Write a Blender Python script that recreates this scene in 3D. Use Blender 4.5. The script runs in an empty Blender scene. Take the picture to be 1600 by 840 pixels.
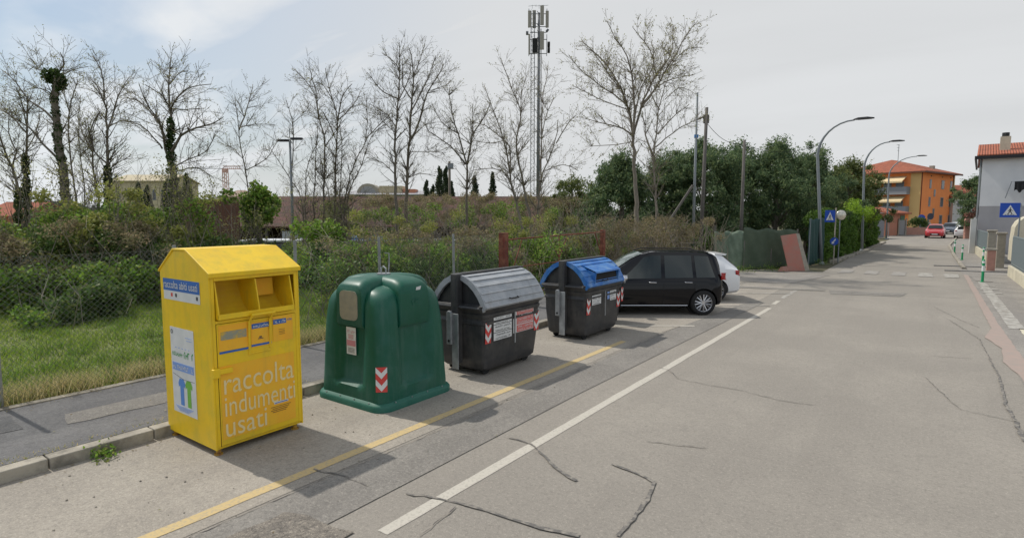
import bpy, math, random
import numpy as np
from mathutils import Vector, Matrix
R = math.radians
random.seed(7); rng = np.random.default_rng(7)

# ------------------------------------------------------------------ camera, sky, sun, exposure
scene = bpy.context.scene
C = scene.collection
CAM_H = 2.6; FPX = 900.0; PITCH = math.atan(85 / FPX); YAW = R(36)
cam_d = bpy.data.cameras.new('camera'); cam = bpy.data.objects.new('camera', cam_d); C.objects.link(cam)
cam.location = (0, 0, CAM_H); cam.rotation_euler = (math.pi / 2 - PITCH, 0, YAW)
cam_d.sensor_width = 36; cam_d.lens = 36 * FPX / 1600; cam_d.clip_end = 4000; cam_d.clip_start = .05
scene.camera = cam
SUN_EL, SUN_DIR = R(51.8), Vector((-math.cos(R(51.8)), -.02, math.sin(R(51.8))))
world = bpy.data.worlds.new('World'); scene.world = world; world.use_nodes = True
wn, wl = world.node_tree.nodes, world.node_tree.links
for n in list(wn): wn.remove(n)
def N(nodes, t, **k):
    n = nodes.new(t)
    for a, b in k.items(): setattr(n, a, b)
    return n
w_out = N(wn, 'ShaderNodeOutputWorld'); w_bg = N(wn, 'ShaderNodeBackground'); w_sky = N(wn, 'ShaderNodeTexSky')
w_sky.sky_type = 'NISHITA'; w_sky.sun_disc = False; w_sky.sun_elevation = SUN_EL
w_sky.sun_rotation = math.atan2(SUN_DIR.x, SUN_DIR.y); w_sky.air_density = 1.3; w_sky.dust_density = 2.2
w_bg.inputs['Strength'].default_value = .115
tc = N(wn, 'ShaderNodeTexCoord'); sep = N(wn, 'ShaderNodeSeparateXYZ'); wl.new(tc.outputs['Generated'], sep.inputs[0])
# project the view direction on a cloud layer: xy / (z + .12)
za = N(wn, 'ShaderNodeMath', operation='ADD'); za.inputs[1].default_value = .16; wl.new(sep.outputs['Z'], za.inputs[0])
dx = N(wn, 'ShaderNodeMath', operation='DIVIDE'); dy = N(wn, 'ShaderNodeMath', operation='DIVIDE')
wl.new(sep.outputs['X'], dx.inputs[0]); wl.new(za.outputs[0], dx.inputs[1]); wl.new(sep.outputs['Y'], dy.inputs[0]); wl.new(za.outputs[0], dy.inputs[1])
cmb = N(wn, 'ShaderNodeCombineXYZ'); wl.new(dx.outputs[0], cmb.inputs[0]); wl.new(dy.outputs[0], cmb.inputs[1])
mp = N(wn, 'ShaderNodeMapping'); mp.inputs['Rotation'].default_value = (0, 0, R(-25)); mp.inputs['Scale'].default_value = (.55, 1.5, 1)
wl.new(cmb.outputs[0], mp.inputs[0])
nz = N(wn, 'ShaderNodeTexNoise'); nz.inputs['Scale'].default_value = 1.15; nz.inputs['Detail'].default_value = 7; nz.inputs['Roughness'].default_value = .5
nz.inputs['Distortion'].default_value = .5
wl.new(mp.outputs[0], nz.inputs['Vector'])
cr = N(wn, 'ShaderNodeMapRange'); cr.inputs['From Min'].default_value = .36; cr.inputs['From Max'].default_value = .6
cr.inputs['To Min'].default_value = .15; cr.inputs['To Max'].default_value = .97
wl.new(nz.outputs[0], cr.inputs['Value'])
# thicker veil towards +Y (the far end of the street)
vy = N(wn, 'ShaderNodeMapRange'); vy.inputs['From Min'].default_value = .1; vy.inputs['From Max'].default_value = .75
wl.new(sep.outputs['Y'], vy.inputs['Value'])
mxf = N(wn, 'ShaderNodeMath', operation='MAXIMUM'); wl.new(cr.outputs[0], mxf.inputs[0]); 
vy2 = N(wn, 'ShaderNodeMath', operation='MULTIPLY'); vy2.inputs[1].default_value = .97; wl.new(vy.outputs[0], vy2.inputs[0]); wl.new(vy2.outputs[0], mxf.inputs[1])
hz = N(wn, 'ShaderNodeMapRange'); hz.inputs['From Min'].default_value = .22; hz.inputs['From Max'].default_value = .0
hz.inputs['To Min'].default_value = 0; hz.inputs['To Max'].default_value = .96; wl.new(sep.outputs['Z'], hz.inputs['Value'])
mxh = N(wn, 'ShaderNodeMath', operation='MAXIMUM'); wl.new(mxf.outputs[0], mxh.inputs[0]); wl.new(hz.outputs[0], mxh.inputs[1])
mixw = N(wn, 'ShaderNodeMix', data_type='RGBA')
CLOUD = (6.7, 7.0, 7.3, 1); CLOUD_FAR = (5.5, 5.6, 5.68, 1)
ccol = N(wn, 'ShaderNodeMix', data_type='RGBA'); ccol.inputs[6].default_value = CLOUD; ccol.inputs[7].default_value = CLOUD_FAR
wl.new(vy.outputs[0], ccol.inputs[0])
nz2 = N(wn, 'ShaderNodeTexNoise'); nz2.inputs['Scale'].default_value = .8; nz2.inputs['Detail'].default_value = 6; nz2.inputs['Distortion'].default_value = .8; wl.new(mp.outputs[0], nz2.inputs['Vector'])
cv = N(wn, 'ShaderNodeMapRange'); cv.inputs['From Min'].default_value = .3; cv.inputs['From Max'].default_value = .7; cv.inputs['To Min'].default_value = .97; cv.inputs['To Max'].default_value = 1.05; wl.new(nz2.outputs[0], cv.inputs['Value'])
cmul = N(wn, 'ShaderNodeMix', data_type='RGBA'); cmul.blend_type = 'MULTIPLY'; cmul.inputs[0].default_value = 1; wl.new(ccol.outputs[2], cmul.inputs[6]); wl.new(cv.outputs[0], cmul.inputs[7])
wl.new(mxh.outputs[0], mixw.inputs[0]); skm = N(wn, 'ShaderNodeMix', data_type='RGBA'); skm.blend_type = 'MULTIPLY'; skm.inputs[0].default_value = 1; skm.inputs[7].default_value = (.46, .56, .66, 1); wl.new(w_sky.outputs[0], skm.inputs[6]); wl.new(skm.outputs[2], mixw.inputs[6]); wl.new(cmul.outputs[2], mixw.inputs[7])
wl.new(mixw.outputs[2], w_bg.inputs['Color']); wl.new(w_bg.outputs[0], w_out.inputs[0])
sun_d = bpy.data.lights.new('sun', 'SUN'); sun_d.energy = 2.7; sun_d.angle = R(.9); sun_d.color = (1, .95, .87)
sun = bpy.data.objects.new('sun', sun_d); C.objects.link(sun); sun.location = (-30, 0, 60)
sun.rotation_euler = SUN_DIR.to_track_quat('Z', 'Y').to_euler()
scene.view_settings.view_transform = 'Standard'; scene.view_settings.look = 'None'
scene.view_settings.exposure = .17; scene.view_settings.gamma = 1
scene.render.engine = 'CYCLES'; scene.cycles.max_bounces = 6; scene.cycles.diffuse_bounces = 3; scene.cycles.use_denoising = True

# ------------------------------------------------------------------ helpers
cy, sy_ = math.cos(YAW), math.sin(YAW); cp, sp_ = math.cos(PITCH), math.sin(PITCH)
def ray(px, py):
    x = px - 800; u = 420 - py
    f = FPX * cp + u * sp_; uz = u * cp - FPX * sp_
    return Vector((x * cy - f * sy_, x * sy_ + f * cy, uz)), f
def at(px, py, D):                       # the world point seen at a photo pixel, D metres ahead
    r, f = ray(px, py); return r * (D / f) + Vector((0, 0, CAM_H))
def grd(px, py, z=0.0):
    r, f = ray(px, py); return r * ((z - CAM_H) / r.z) + Vector((0, 0, CAM_H))
def depth(p): return -p[0] * sy_ + p[1] * cy

def mat(name, col, rough=.7, metal=0, col2=None, scale=5, spec=.4, bump=0, bscale=40, coat=0, detail=6, stretch=None, island=None, thresh=(.35, .65), col3=None, scale3=1.0, grime=None):
    m = bpy.data.materials.new(name); m.use_nodes = True
    n, l = m.node_tree.nodes, m.node_tree.links
    b = n['Principled BSDF']; b.inputs['Roughness'].default_value = rough; b.inputs['Metallic'].default_value = metal
    b.inputs['Specular IOR Level'].default_value = spec; b.inputs['Coat Weight'].default_value = coat
    b.inputs['Base Color'].default_value = (*col, 1)
    t = N(n, 'ShaderNodeTexCoord'); src = t.outputs['Object']
    if stretch:
        q = N(n, 'ShaderNodeMapping'); q.inputs['Scale'].default_value = stretch; l.new(src, q.inputs[0]); src = q.outputs[0]
    last = None
    if col2:
        z = N(n, 'ShaderNodeTexNoise'); z.inputs['Scale'].default_value = scale; z.inputs['Detail'].default_value = detail; z.inputs['Roughness'].default_value = .6
        l.new(src, z.inputs['Vector'])
        r = N(n, 'ShaderNodeMapRange'); r.inputs['From Min'].default_value = thresh[0]; r.inputs['From Max'].default_value = thresh[1]; l.new(z.outputs[0], r.inputs['Value'])
        x = N(n, 'ShaderNodeMix', data_type='RGBA'); x.inputs[6].default_value = (*col, 1); x.inputs[7].default_value = (*col2, 1)
        l.new(r.outputs[0], x.inputs[0]); last = x.outputs[2]
    if col3:
        z = N(n, 'ShaderNodeTexNoise'); z.inputs['Scale'].default_value = scale3; z.inputs['Detail'].default_value = 8; z.inputs['Roughness'].default_value = .65
        l.new(src, z.inputs['Vector'])
        r = N(n, 'ShaderNodeMapRange'); r.inputs['From Min'].default_value = .48; r.inputs['From Max'].default_value = .62; r.inputs['To Max'].default_value = .8; l.new(z.outputs[0], r.inputs['Value'])
        x = N(n, 'ShaderNodeMix', data_type='RGBA'); x.inputs[7].default_value = (*col3, 1); l.new(last, x.inputs[6]); l.new(r.outputs[0], x.inputs[0]); last = x.outputs[2]
    if grime:
        q = N(n, 'ShaderNodeMapping'); q.inputs['Scale'].default_value = (1, 1, .12); l.new(t.outputs['Object'], q.inputs[0])
        for sc, a0, a1, am, sv in ((9, .5, .72, grime[1], q.outputs[0]), (38, .6, .68, grime[1] * .8, t.outputs['Object']), (2.6, .55, .7, grime[1] * .7, t.outputs['Object'])):
            z = N(n, 'ShaderNodeTexNoise'); z.inputs['Scale'].default_value = sc; z.inputs['Detail'].default_value = 7; z.inputs['Roughness'].default_value = .65; l.new(sv, z.inputs['Vector'])
            r = N(n, 'ShaderNodeMapRange'); r.inputs['From Min'].default_value = a0; r.inputs['From Max'].default_value = a1; r.inputs['To Max'].default_value = am; l.new(z.outputs[0], r.inputs['Value'])
            x = N(n, 'ShaderNodeMix', data_type='RGBA'); x.inputs[7].default_value = (*grime[0], 1); l.new(last, x.inputs[6]); l.new(r.outputs[0], x.inputs[0]); last = x.outputs[2]
    if island:
        g = N(n, 'ShaderNodeNewGeometry'); rp = N(n, 'ShaderNodeValToRGB')
        cs = [col] + list(island)
        el = rp.color_ramp.elements
        while len(el) < len(cs): el.new(.5)
        for i, c in enumerate(cs): el[i].position = i / (len(cs) - 1); el[i].color = (*c, 1)
        l.new(g.outputs['Random Per Island'], rp.inputs[0]); last = rp.outputs[0]
    if last: l.new(last, b.inputs['Base Color'])
    if island:
        tb = N(n, 'ShaderNodeBsdfTranslucent'); ms = N(n, 'ShaderNodeMixShader'); ms.inputs[0].default_value = .4
        l.new(last, tb.inputs['Color']); l.new(b.outputs[0], ms.inputs[1]); l.new(tb.outputs[0], ms.inputs[2]); l.new(ms.outputs[0], n['Material Output'].inputs['Surface'])
    if bump:
        z = N(n, 'ShaderNodeTexNoise'); z.inputs['Scale'].default_value = bscale; z.inputs['Detail'].default_value = 5; l.new(src, z.inputs['Vector'])
        bm_ = N(n, 'ShaderNodeBump'); bm_.inputs['Strength'].default_value = bump; bm_.inputs['Distance'].default_value = .02
        l.new(z.outputs[0], bm_.inputs['Height']); l.new(bm_.outputs[0], b.inputs['Normal'])
    return m

def ground_mat(name, base, pale, dark, grit, big=.35, patch=(.42, .62)):
    """asphalt: fine stone grit, broad tonal patches, lengthwise wear, some dark spots"""
    m = bpy.data.materials.new(name); m.use_nodes = True
    n, l = m.node_tree.nodes, m.node_tree.links; b = n['Principled BSDF']; b.inputs['Roughness'].default_value = .88; b.inputs['Specular IOR Level'].default_value = .25
    t = N(n, 'ShaderNodeTexCoord')
    def noise(sc, det=6, stretch=None, ro=.6):
        src = t.outputs['Object']
        if stretch:
            q = N(n, 'ShaderNodeMapping'); q.inputs['Scale'].default_value = stretch; l.new(src, q.inputs[0]); src = q.outputs[0]
        z = N(n, 'ShaderNodeTexNoise'); z.inputs['Scale'].default_value = sc; z.inputs['Detail'].default_value = det; z.inputs['Roughness'].default_value = ro; l.new(src, z.inputs['Vector']); return z.outputs[0]
    def rngmap(s, a, c, lo=0, hi=1):
        r = N(n, 'ShaderNodeMapRange'); r.inputs['From Min'].default_value = a; r.inputs['From Max'].default_value = c; r.inputs['To Min'].default_value = lo; r.inputs['To Max'].default_value = hi; l.new(s, r.inputs['Value']); return r.outputs[0]
    def mix(f, a, c, mode='MIX'):
        x = N(n, 'ShaderNodeMix', data_type='RGBA'); x.blend_type = mode
        l.new(f, x.inputs[0])
        for v, k in ((a, 6), (c, 7)):
            if isinstance(v, tuple): x.inputs[k].default_value = (*v, 1)
            else: l.new(v, x.inputs[k])
        return x.outputs[2]
    c = mix(rngmap(noise(big, 7), *patch), base, pale)
    c = mix(rngmap(noise(.5, 6, (2.2, .16, 1)), .5, .68, 0, .45), c, dark)
    c = mix(rngmap(noise(2.3, 8, None, .72), .56, .72, 0, .5), c, dark)
    c = mix(rngmap(noise(9, 5, None, .75), .46, .62, 0, .38), c, dark)
    c = mix(rngmap(noise(26, 3, None, .7), .5, .68, 0, grit), c, (dark[0] * .6, dark[1] * .6, dark[2] * .6))
    c = mix(rngmap(noise(33, 2, None, .6), .55, .7, 0, grit), c, (min(1, pale[0] * 1.35), min(1, pale[1] * 1.35), min(1, pale[2] * 1.33)))
    c = mix(rngmap(noise(90, 3), .42, .7, 0, grit), c, (dark[0] * .55, dark[1] * .55, dark[2] * .55))
    c = mix(rngmap(noise(60, 2), .6, .75, 0, grit * .8), c, (min(1, pale[0] * 1.5), min(1, pale[1] * 1.5), min(1, pale[2] * 1.5)))
    l.new(c, b.inputs['Base Color'])
    bp = N(n, 'ShaderNodeBump'); bp.inputs['Strength'].default_value = .35; bp.inputs['Distance'].default_value = .01; l.new(noise(70, 3), bp.inputs['Height']); l.new(bp.outputs[0], b.inputs['Normal'])
    return m

def link(name, me, parent=None):
    o = bpy.data.objects.new(name, me); C.objects.link(o)
    if parent is not None: o.parent = parent
    return o
def tag(o, label=None, cat=None, group=None, kind=None):
    for k, v in (('label', label), ('category', cat), ('group', group), ('kind', kind)):
        if v: o[k] = v
    return o
def thing(name, label, cat, loc=(0, 0, 0), rz=0, group=None):
    o = bpy.data.objects.new(name, None); C.objects.link(o); o.location = loc; o.rotation_euler = (0, 0, rz); o.empty_display_size = .2
    return tag(o, label, cat, group)
def copy_tree(o, parent=None):
    c = o.copy(); C.objects.link(c); c.parent = parent
    for ch in list(o.children): copy_tree(ch, c)
    return c

class MB:
    def __init__(s): s.v = []; s.f = []
    def add(s, vs, fs):
        b = len(s.v); s.v += [tuple(p) for p in vs]; s.f += [tuple(b + i for i in f) for f in fs]; return s
    def box(s, x0, x1, y0, y1, z0, z1):
        return s.add([(x0, y0, z0), (x1, y0, z0), (x1, y1, z0), (x0, y1, z0), (x0, y0, z1), (x1, y0, z1), (x1, y1, z1), (x0, y1, z1)],
                     [(0, 3, 2, 1), (4, 5, 6, 7), (0, 1, 5, 4), (1, 2, 6, 5), (2, 3, 7, 6), (3, 0, 4, 7)])
    def obox(s, o, a, b, c):           # box from corner o with edge vectors a, b, c
        o, a, b, c = map(Vector, (o, a, b, c))
        p = [o, o + a, o + a + b, o + b]; p += [q + c for q in p]
        return s.add(p, [(0, 3, 2, 1), (4, 5, 6, 7), (0, 1, 5, 4), (1, 2, 6, 5), (2, 3, 7, 6), (3, 0, 4, 7)])
    def poly(s, pts): return s.add(pts, [tuple(range(len(pts)))])
    def prism(s, pts, d):              # polygon pts swept by vector d
        d = Vector(d); n = len(pts); p = [Vector(q) for q in pts]
        return s.add(p + [q + d for q in p], [tuple(range(n))[::-1], tuple(range(n, 2 * n))] + [(i, (i + 1) % n, n + (i + 1) % n, n + i) for i in range(n)])
    def tube(s, pts, rs, n=6, cap=True):
        pts = [Vector(p) for p in pts]
        if not isinstance(rs, (list, tuple)): rs = [rs] * len(pts)
        b = len(s.v); k = len(pts); ref = None
        for i, p in enumerate(pts):
            d = (pts[min(i + 1, k - 1)] - pts[max(i - 1, 0)])
            if d.length < 1e-9: d = Vector((0, 0, 1))
            d.normalize()
            if ref is None: ref = d.orthogonal().normalized()
            ref = (ref - d * ref.dot(d))
            if ref.length < 1e-6: ref = d.orthogonal()
            ref.normalize(); q = d.cross(ref)
            for j in range(n):
                a = 2 * math.pi * j / n; w = p + (ref * math.cos(a) + q * math.sin(a)) * rs[i]; s.v.append((w.x, w.y, w.z))
        for i in range(k - 1):
            for j in range(n):
                s.f.append((b + i * n + j, b + i * n + (j + 1) % n, b + (i + 1) * n + (j + 1) % n, b + (i + 1) * n + j))
        if cap and n > 3: s.f.append(tuple(b + j for j in range(n))[::-1]); s.f.append(tuple(b + (k - 1) * n + j for j in range(n)))
        return s
    def loft(s, rings, cap=True):
        b = len(s.v); n = len(rings[0])
        for r in rings: s.v += [tuple(p) for p in r]
        for i in range(len(rings) - 1):
            for j in range(n): s.f.append((b + i * n + j, b + i * n + (j + 1) % n, b + (i + 1) * n + (j + 1) % n, b + (i + 1) * n + j))
        if cap: s.f.append(tuple(b + j for j in range(n))[::-1]); s.f.append(tuple(b + (len(rings) - 1) * n + j for j in range(n)))
        return s
    def build(s, name, m, parent=None, smooth=False, bevel=0):
        me = bpy.data.meshes.new(name); me.from_pydata(s.v, [], s.f); me.update()
        if m: me.materials.append(m)
        if smooth: me.polygons.foreach_set('use_smooth', [True] * len(me.polygons))
        o = link(name, me, parent)
        if bevel:
            bv = o.modifiers.new('bevel', 'BEVEL'); bv.width = bevel; bv.segments = 2; bv.limit_method = 'ANGLE'; bv.angle_limit = R(40)
        return o
def auto_smooth(o, ang=35):
    import bmesh
    bm = bmesh.new(); bm.from_mesh(o.data)
    bmesh.ops.recalc_face_normals(bm, faces=bm.faces)
    for e in bm.edges: e.smooth = not (len(e.link_faces) == 2 and e.calc_face_angle(0) > R(ang))
    for f in bm.faces: f.smooth = True
    bm.to_mesh(o.data); bm.free(); return o

def text_mesh(s, o, u, v, w, h, name, m, parent, off=.004, bold=0, shear=0):
    """lettering fitted to w x h on the plane through o spanned by u (right) and v (up)"""
    cu = bpy.data.curves.new('lettering', 'FONT'); cu.body = s; cu.resolution_u = 3; cu.offset = bold; cu.shear = shear
    to = bpy.data.objects.new('tmp', cu); C.objects.link(to); dg = bpy.context.evaluated_depsgraph_get(); dg.update()
    me = bpy.data.meshes.new_from_object(to.evaluated_get(dg)); bpy.data.objects.remove(to)
    co = np.zeros(len(me.vertices) * 3); me.vertices.foreach_get('co', co); co = co.reshape(-1, 3)
    mn, mx = co.min(0), co.max(0); sc = (mx - mn); sc[sc == 0] = 1
    o, u, v = Vector(o), Vector(u), Vector(v); nrm = u.cross(v)
    a = (co[:, 0] - mn[0]) / sc[0] * w; b = (co[:, 1] - mn[1]) / sc[1] * h
    out = np.array(o)[None] + a[:, None] * np.array(u)[None] + b[:, None] * np.array(v)[None] + np.array(nrm)[None] * off
    me.vertices.foreach_set('co', out.ravel()); me.update(); me.materials.clear(); me.materials.append(m)
    return link(name, me, parent)

def scrawl(k, o, u, v, w, h, name, m, parent, off=.004):
    """a line of small print too blurred to read: k uneven upright and level strokes"""
    o, u, v = Vector(o), Vector(u), Vector(v); n = u.cross(v) * off; b = MB(); st = w / k
    for i in range(k):
        if random.random() < .14: continue
        a = i * st; q = lambda x, y: o + u * (a + x * st) + v * (y * h) + n; x0 = random.uniform(.05, .3); hh = random.uniform(.6, 1)
        b.poly([q(x0, 0), q(x0 + .25, 0), q(x0 + .25, hh), q(x0, hh)])
        y0 = random.choice((.0, .35, .7)); b.poly([q(x0 + .26, y0), q(.95, y0), q(.95, y0 + .22), q(x0 + .26, y0 + .22)])
    return b.build(name, m, parent)
def leaf_mesh(name, P, size, m, parent=None, aspect=.55, flat=0.0, up=None):
    """P: (n,3) leaf positions -> one mesh of little pointed leaves with random tilt"""
    n = len(P)
    d = rng.normal(size=(n, 3)); 
    if up is not None: d[:, 2] = np.abs(d[:, 2]) * up + .2
    d /= np.linalg.norm(d, axis=1)[:, None]
    q = rng.normal(size=(n, 3)); 
    if flat: q[:, 2] *= (1 - flat)
    e = np.cross(d, q); e /= np.linalg.norm(e, axis=1)[:, None] + 1e-9
    s = size * rng.uniform(.55, 1.35, (n, 1)); 
    V = np.empty((n, 4, 3)); V[:, 0] = P - d * s * .5; V[:, 1] = P + e * s * aspect * .5; V[:, 2] = P + d * s * .5; V[:, 3] = P - e * s * aspect * .5
    me = bpy.data.meshes.new(name); me.vertices.add(n * 4); me.vertices.foreach_set('co', V.ravel())
    me.loops.add(n * 4); me.loops.foreach_set('vertex_index', np.arange(n * 4, dtype=np.int32))
    me.polygons.add(n); me.polygons.foreach_set('loop_start', np.arange(0, n * 4, 4, dtype=np.int32)); me.polygons.foreach_set('loop_total', np.full(n, 4, dtype=np.int32))
    me.update(calc_edges=True); me.materials.append(m)
    return link(name, me, parent)
def blades(name, X, Y, Z, h, w, m, lean=.35):
    n = len(X); Z = np.broadcast_to(Z, (n,)); a = rng.uniform(0, 2 * np.pi, n); hh = h * rng.uniform(.5, 1.3, n)
    V = np.empty((n, 3, 3)); dxx, dyy = np.cos(a) * w / 2, np.sin(a) * w / 2
    V[:, 0] = np.c_[X - dxx, Y - dyy, Z]; V[:, 1] = np.c_[X + dxx, Y + dyy, Z]
    V[:, 2] = np.c_[X + rng.normal(0, lean, n) * hh, Y + rng.normal(0, lean, n) * hh, Z + hh]
    me = bpy.data.meshes.new(name); me.vertices.add(n * 3); me.vertices.foreach_set('co', V.ravel())
    me.loops.add(n * 3); me.loops.foreach_set('vertex_index', np.arange(n * 3, dtype=np.int32))
    me.polygons.add(n); me.polygons.foreach_set('loop_start', np.arange(0, n * 3, 3, dtype=np.int32)); me.polygons.foreach_set('loop_total', np.full(n, 3, dtype=np.int32))
    me.update(calc_edges=True); me.materials.append(m); return link(name, me)
def clumps(cs, rs, per, shell=.35):
    """points spread through many little clumps: cs (k,3) centres, rs radii (scalar or (k,3))"""
    cs = np.asarray(cs, float); k = len(cs); d = rng.normal(size=(k, per, 3)); d /= np.linalg.norm(d, axis=2)[..., None]
    r = rng.uniform(shell, 1, (k, per, 1)) ** .7
    rs = np.asarray(rs, float); rs = rs.reshape(-1, 1, rs.shape[-1] if rs.ndim > 1 else 1)
    return (cs[:, None] + d * r * rs).reshape(-1, 3)

# ------------------------------------------------------------------ materials
M = {}
M['road'] = ground_mat('road_asphalt', (.285, .26, .225), (.335, .305, .262), (.24, .218, .19), .4)
M['bay'] = ground_mat('bay_asphalt', (.345, .31, .262), (.41, .37, .312), (.25, .227, .198), .38, .8, (.4, .65))
M['strip'] = ground_mat('old_dark_asphalt', (.235, .218, .195), (.29, .27, .24), (.18, .168, .152), .5, .9)
M['walk'] = ground_mat('pavement_asphalt', (.155, .15, .15), (.2, .195, .19), (.1, .1, .1), .4, .8)
M['walkr'] = ground_mat('pale_pavement', (.27, .25, .225), (.34, .315, .28), (.2, .185, .17), .35, .8)
M['patch'] = ground_mat('patch_rough', (.22, .195, .165), (.3, .265, .22), (.12, .11, .1), .7, 8)
M['patchd'] = ground_mat('patch_dark', (.13, .13, .13), (.19, .185, .18), (.09, .09, .09), .5, 2)
M['earth'] = mat('earth', (.12, .1, .06), .95, col2=(.06, .075, .03), scale=1.5, col3=(.16, .13, .08), scale3=3)
M['lawn_soil'] = mat('lawn_soil', (.12, .15, .04), .95, col2=(.17, .18, .07), scale=1.2)
M['kerb'] = mat('kerb_stone', (.42, .38, .31), .9, col2=(.2, .18, .15), scale=3, bump=.4, col3=(.13, .12, .1), scale3=2, thresh=(.4, .7))
M['paint_w'] = mat('worn_white_paint', (.5, .465, .4), .85, col2=(.34, .31, .265), scale=34, thresh=(.5, .72), detail=9)
M['paint_f'] = mat('faded_white_paint', (.42, .4, .36), .85, col2=(.26, .24, .21), scale=5, thresh=(.42, .58), detail=9)
M['paint_vf'] = mat('nearly_gone_paint', (.33, .31, .28), .85, col2=(.27, .25, .225), scale=4, thresh=(.4, .55), detail=9)
M['paint_y'] = mat('worn_yellow_paint', (.55, .415, .2), .85, col2=(.39, .33, .23), scale=34, thresh=(.48, .7), detail=9)
M['pink'] = mat('pink_paving', (.36, .275, .235), .9, col2=(.32, .265, .23), scale=5, detail=8)
M['crack'] = mat('tar_seal', (.13, .122, .112), .85, col2=(.27, .245, .21), scale=14, thresh=(.46, .62), detail=8)
M['crackf'] = mat('open_crack', (.1, .09, .085), .9, col2=(.27, .245, .21), scale=9, thresh=(.42, .58))
M['yellow'] = mat('yellow_paint', (.88, .585, .014), .45, col2=(.82, .53, .016), scale=2.2, spec=.4, bump=.05, bscale=6, col3=(.74, .52, .02), scale3=5, grime=((.42, .31, .07), .26))
M['yellow_d'] = mat('yellow_inner', (.78, .52, .02), .6, col2=(.7, .42, .03), scale=5)
M['rust_y'] = mat('rusty_yellow', (.5, .3, .04), .8, col2=(.2, .09, .03), scale=14)
M['orange_st'] = mat('orange_sticker', (.9, .44, .025), .6, col2=(.88, .5, .03), scale=4, grime=((.5, .33, .06), .3))
M['let_w'] = mat('faded_white_vinyl', (.8, .66, .34), .6, col2=(.8, .58, .16), scale=20, thresh=(.5, .75))
M['st_blue'] = mat('blue_print', (.03, .13, .42), .5); M['st_grey'] = mat('grey_blue_print', (.3, .3, .22), .6, col2=(.6, .4, .06), scale=7, thresh=(.45, .6))
M['st_white'] = mat('white_print', (.72, .72, .7), .5, col2=(.62, .63, .62), scale=6)
M['st_pale'] = mat('pale_blue_print', (.22, .35, .68), .5); M['shirt_b'] = mat('blue_shirt_print', (.1, .25, .6), .5); M['shirt_g'] = mat('green_shirt_print', (.18, .45, .06), .5)
M['st_green'] = mat('green_print', (.08, .35, .12), .5); M['st_dark'] = mat('dark_print', (.06, .06, .07), .5); M['st_red'] = mat('red_print', (.6, .06, .05), .5)
M['st_orange'] = mat('red_notice_print', (.62, .13, .12), .5, col2=(.6, .25, .23), scale=9); M['st_pink'] = mat('faded_red_print', (.6, .25, .28), .5)
M['green_pl'] = mat('green_plastic', (.006, .085, .05), .42, col2=(.01, .1, .06), scale=1.6, spec=.35, bump=.06, bscale=9, col3=(.015, .1, .07), scale3=3.5, grime=((.07, .15, .12), .45))
M['green_lt'] = mat('dusty_green_plastic', (.012, .11, .075), .55, col2=(.03, .14, .1), scale=5)
M['dark_slot'] = mat('black_opening', (.012, .012, .012), .8)
M['flap'] = mat('beige_rubber_flap', (.33, .3, .22), .8, col2=(.25, .24, .19), scale=8)
M['dark_pl'] = mat('charcoal_plastic', (.025, .027, .03), .45, col2=(.045, .045, .047), scale=2.5, spec=.45, bump=.08, bscale=12, col3=(.06, .058, .055), scale3=4, grime=((.12, .11, .1), .45))
M['grey_lid'] = mat('grey_lid', (.36, .38, .4), .6, col2=(.28, .3, .32), scale=3, col3=(.42, .43, .44), scale3=6, grime=((.16, .16, .16), .4))
M['blue_lid'] = mat('blue_lid', (.02, .13, .42), .5, col2=(.03, .18, .5), scale=3, col3=(.1, .25, .5), scale3=6, grime=((.25, .33, .45), .4))
M['galv'] = mat('galvanised_steel', (.4, .42, .43), .5, .6, col2=(.28, .29, .3), scale=9, spec=.5)
M['galv_d'] = mat('weathered_pole_steel', (.2, .225, .24), .6, .3, col2=(.27, .29, .3), scale=4, stretch=(1, 1, .2))
M['rubber'] = mat('rubber', (.02, .02, .02), .85)
M['carblack'] = mat('black_car_paint', (.004, .004, .006), .1, spec=.35); M['carwhite'] = mat('white_car_paint', (.8, .8, .8), .3, spec=.5, coat=.6)
M['carred'] = mat('red_car_paint', (.45, .015, .02), .25, spec=.5, coat=.7); M['cargrey'] = mat('dark_car_paint', (.03, .035, .045), .25, spec=.5, coat=.7); M['carblue'] = mat('slate_car_paint', (.08, .1, .13), .25, coat=.7)
M['glass'] = mat('tinted_glass', (.008, .01, .01), .04, spec=.6); M['glassg'] = mat('green_glass', (.012, .02, .018), .03, spec=.7)
M['screen_glass'] = mat('windscreen_glass', (.05, .08, .075), .03, spec=1.0)
M['alloy'] = mat('alloy', (.55, .55, .56), .3, .8); M['chrome'] = mat('chrome', (.6, .6, .62), .15, 1)
M['taillight'] = mat('tail_light', (.32, .008, .008), .2, coat=.5); M['headlight'] = mat('head_light', (.6, .62, .65), .15, coat=.5)
M['trim'] = mat('black_trim', (.02, .02, .022), .6)
M['bark'] = mat('bark', (.13, .11, .088), .95, col2=(.2, .175, .14), scale=9, stretch=(1, 1, .25), bump=.5, bscale=25)
M['bark_l'] = mat('pale_bark', (.19, .165, .13), .95, col2=(.26, .225, .185), scale=9, stretch=(1, 1, .25))
M['ivy'] = mat('ivy_leaves', (.03, .055, .012), .55, island=[(.05, .09, .02), (.08, .13, .03), (.035, .06, .018)])
M['bud'] = mat('spring_buds', (.22, .22, .08), .8, island=[(.36, .35, .14), (.22, .19, .1), (.42, .42, .18)])
M['budy'] = mat('fresh_leaves', (.24, .27, .06), .7, island=[(.34, .34, .09), (.2, .24, .06), (.42, .4, .14)])
M['bush'] = mat('bush_leaves', (.09, .13, .025), .65, island=[(.17, .32, .04), (.26, .4, .06), (.05, .1, .02), (.38, .42, .1)])
M['bushl'] = mat('pale_bush_leaves', (.2, .25, .05), .65, island=[(.32, .42, .08), (.4, .45, .12), (.18, .25, .06)])
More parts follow.
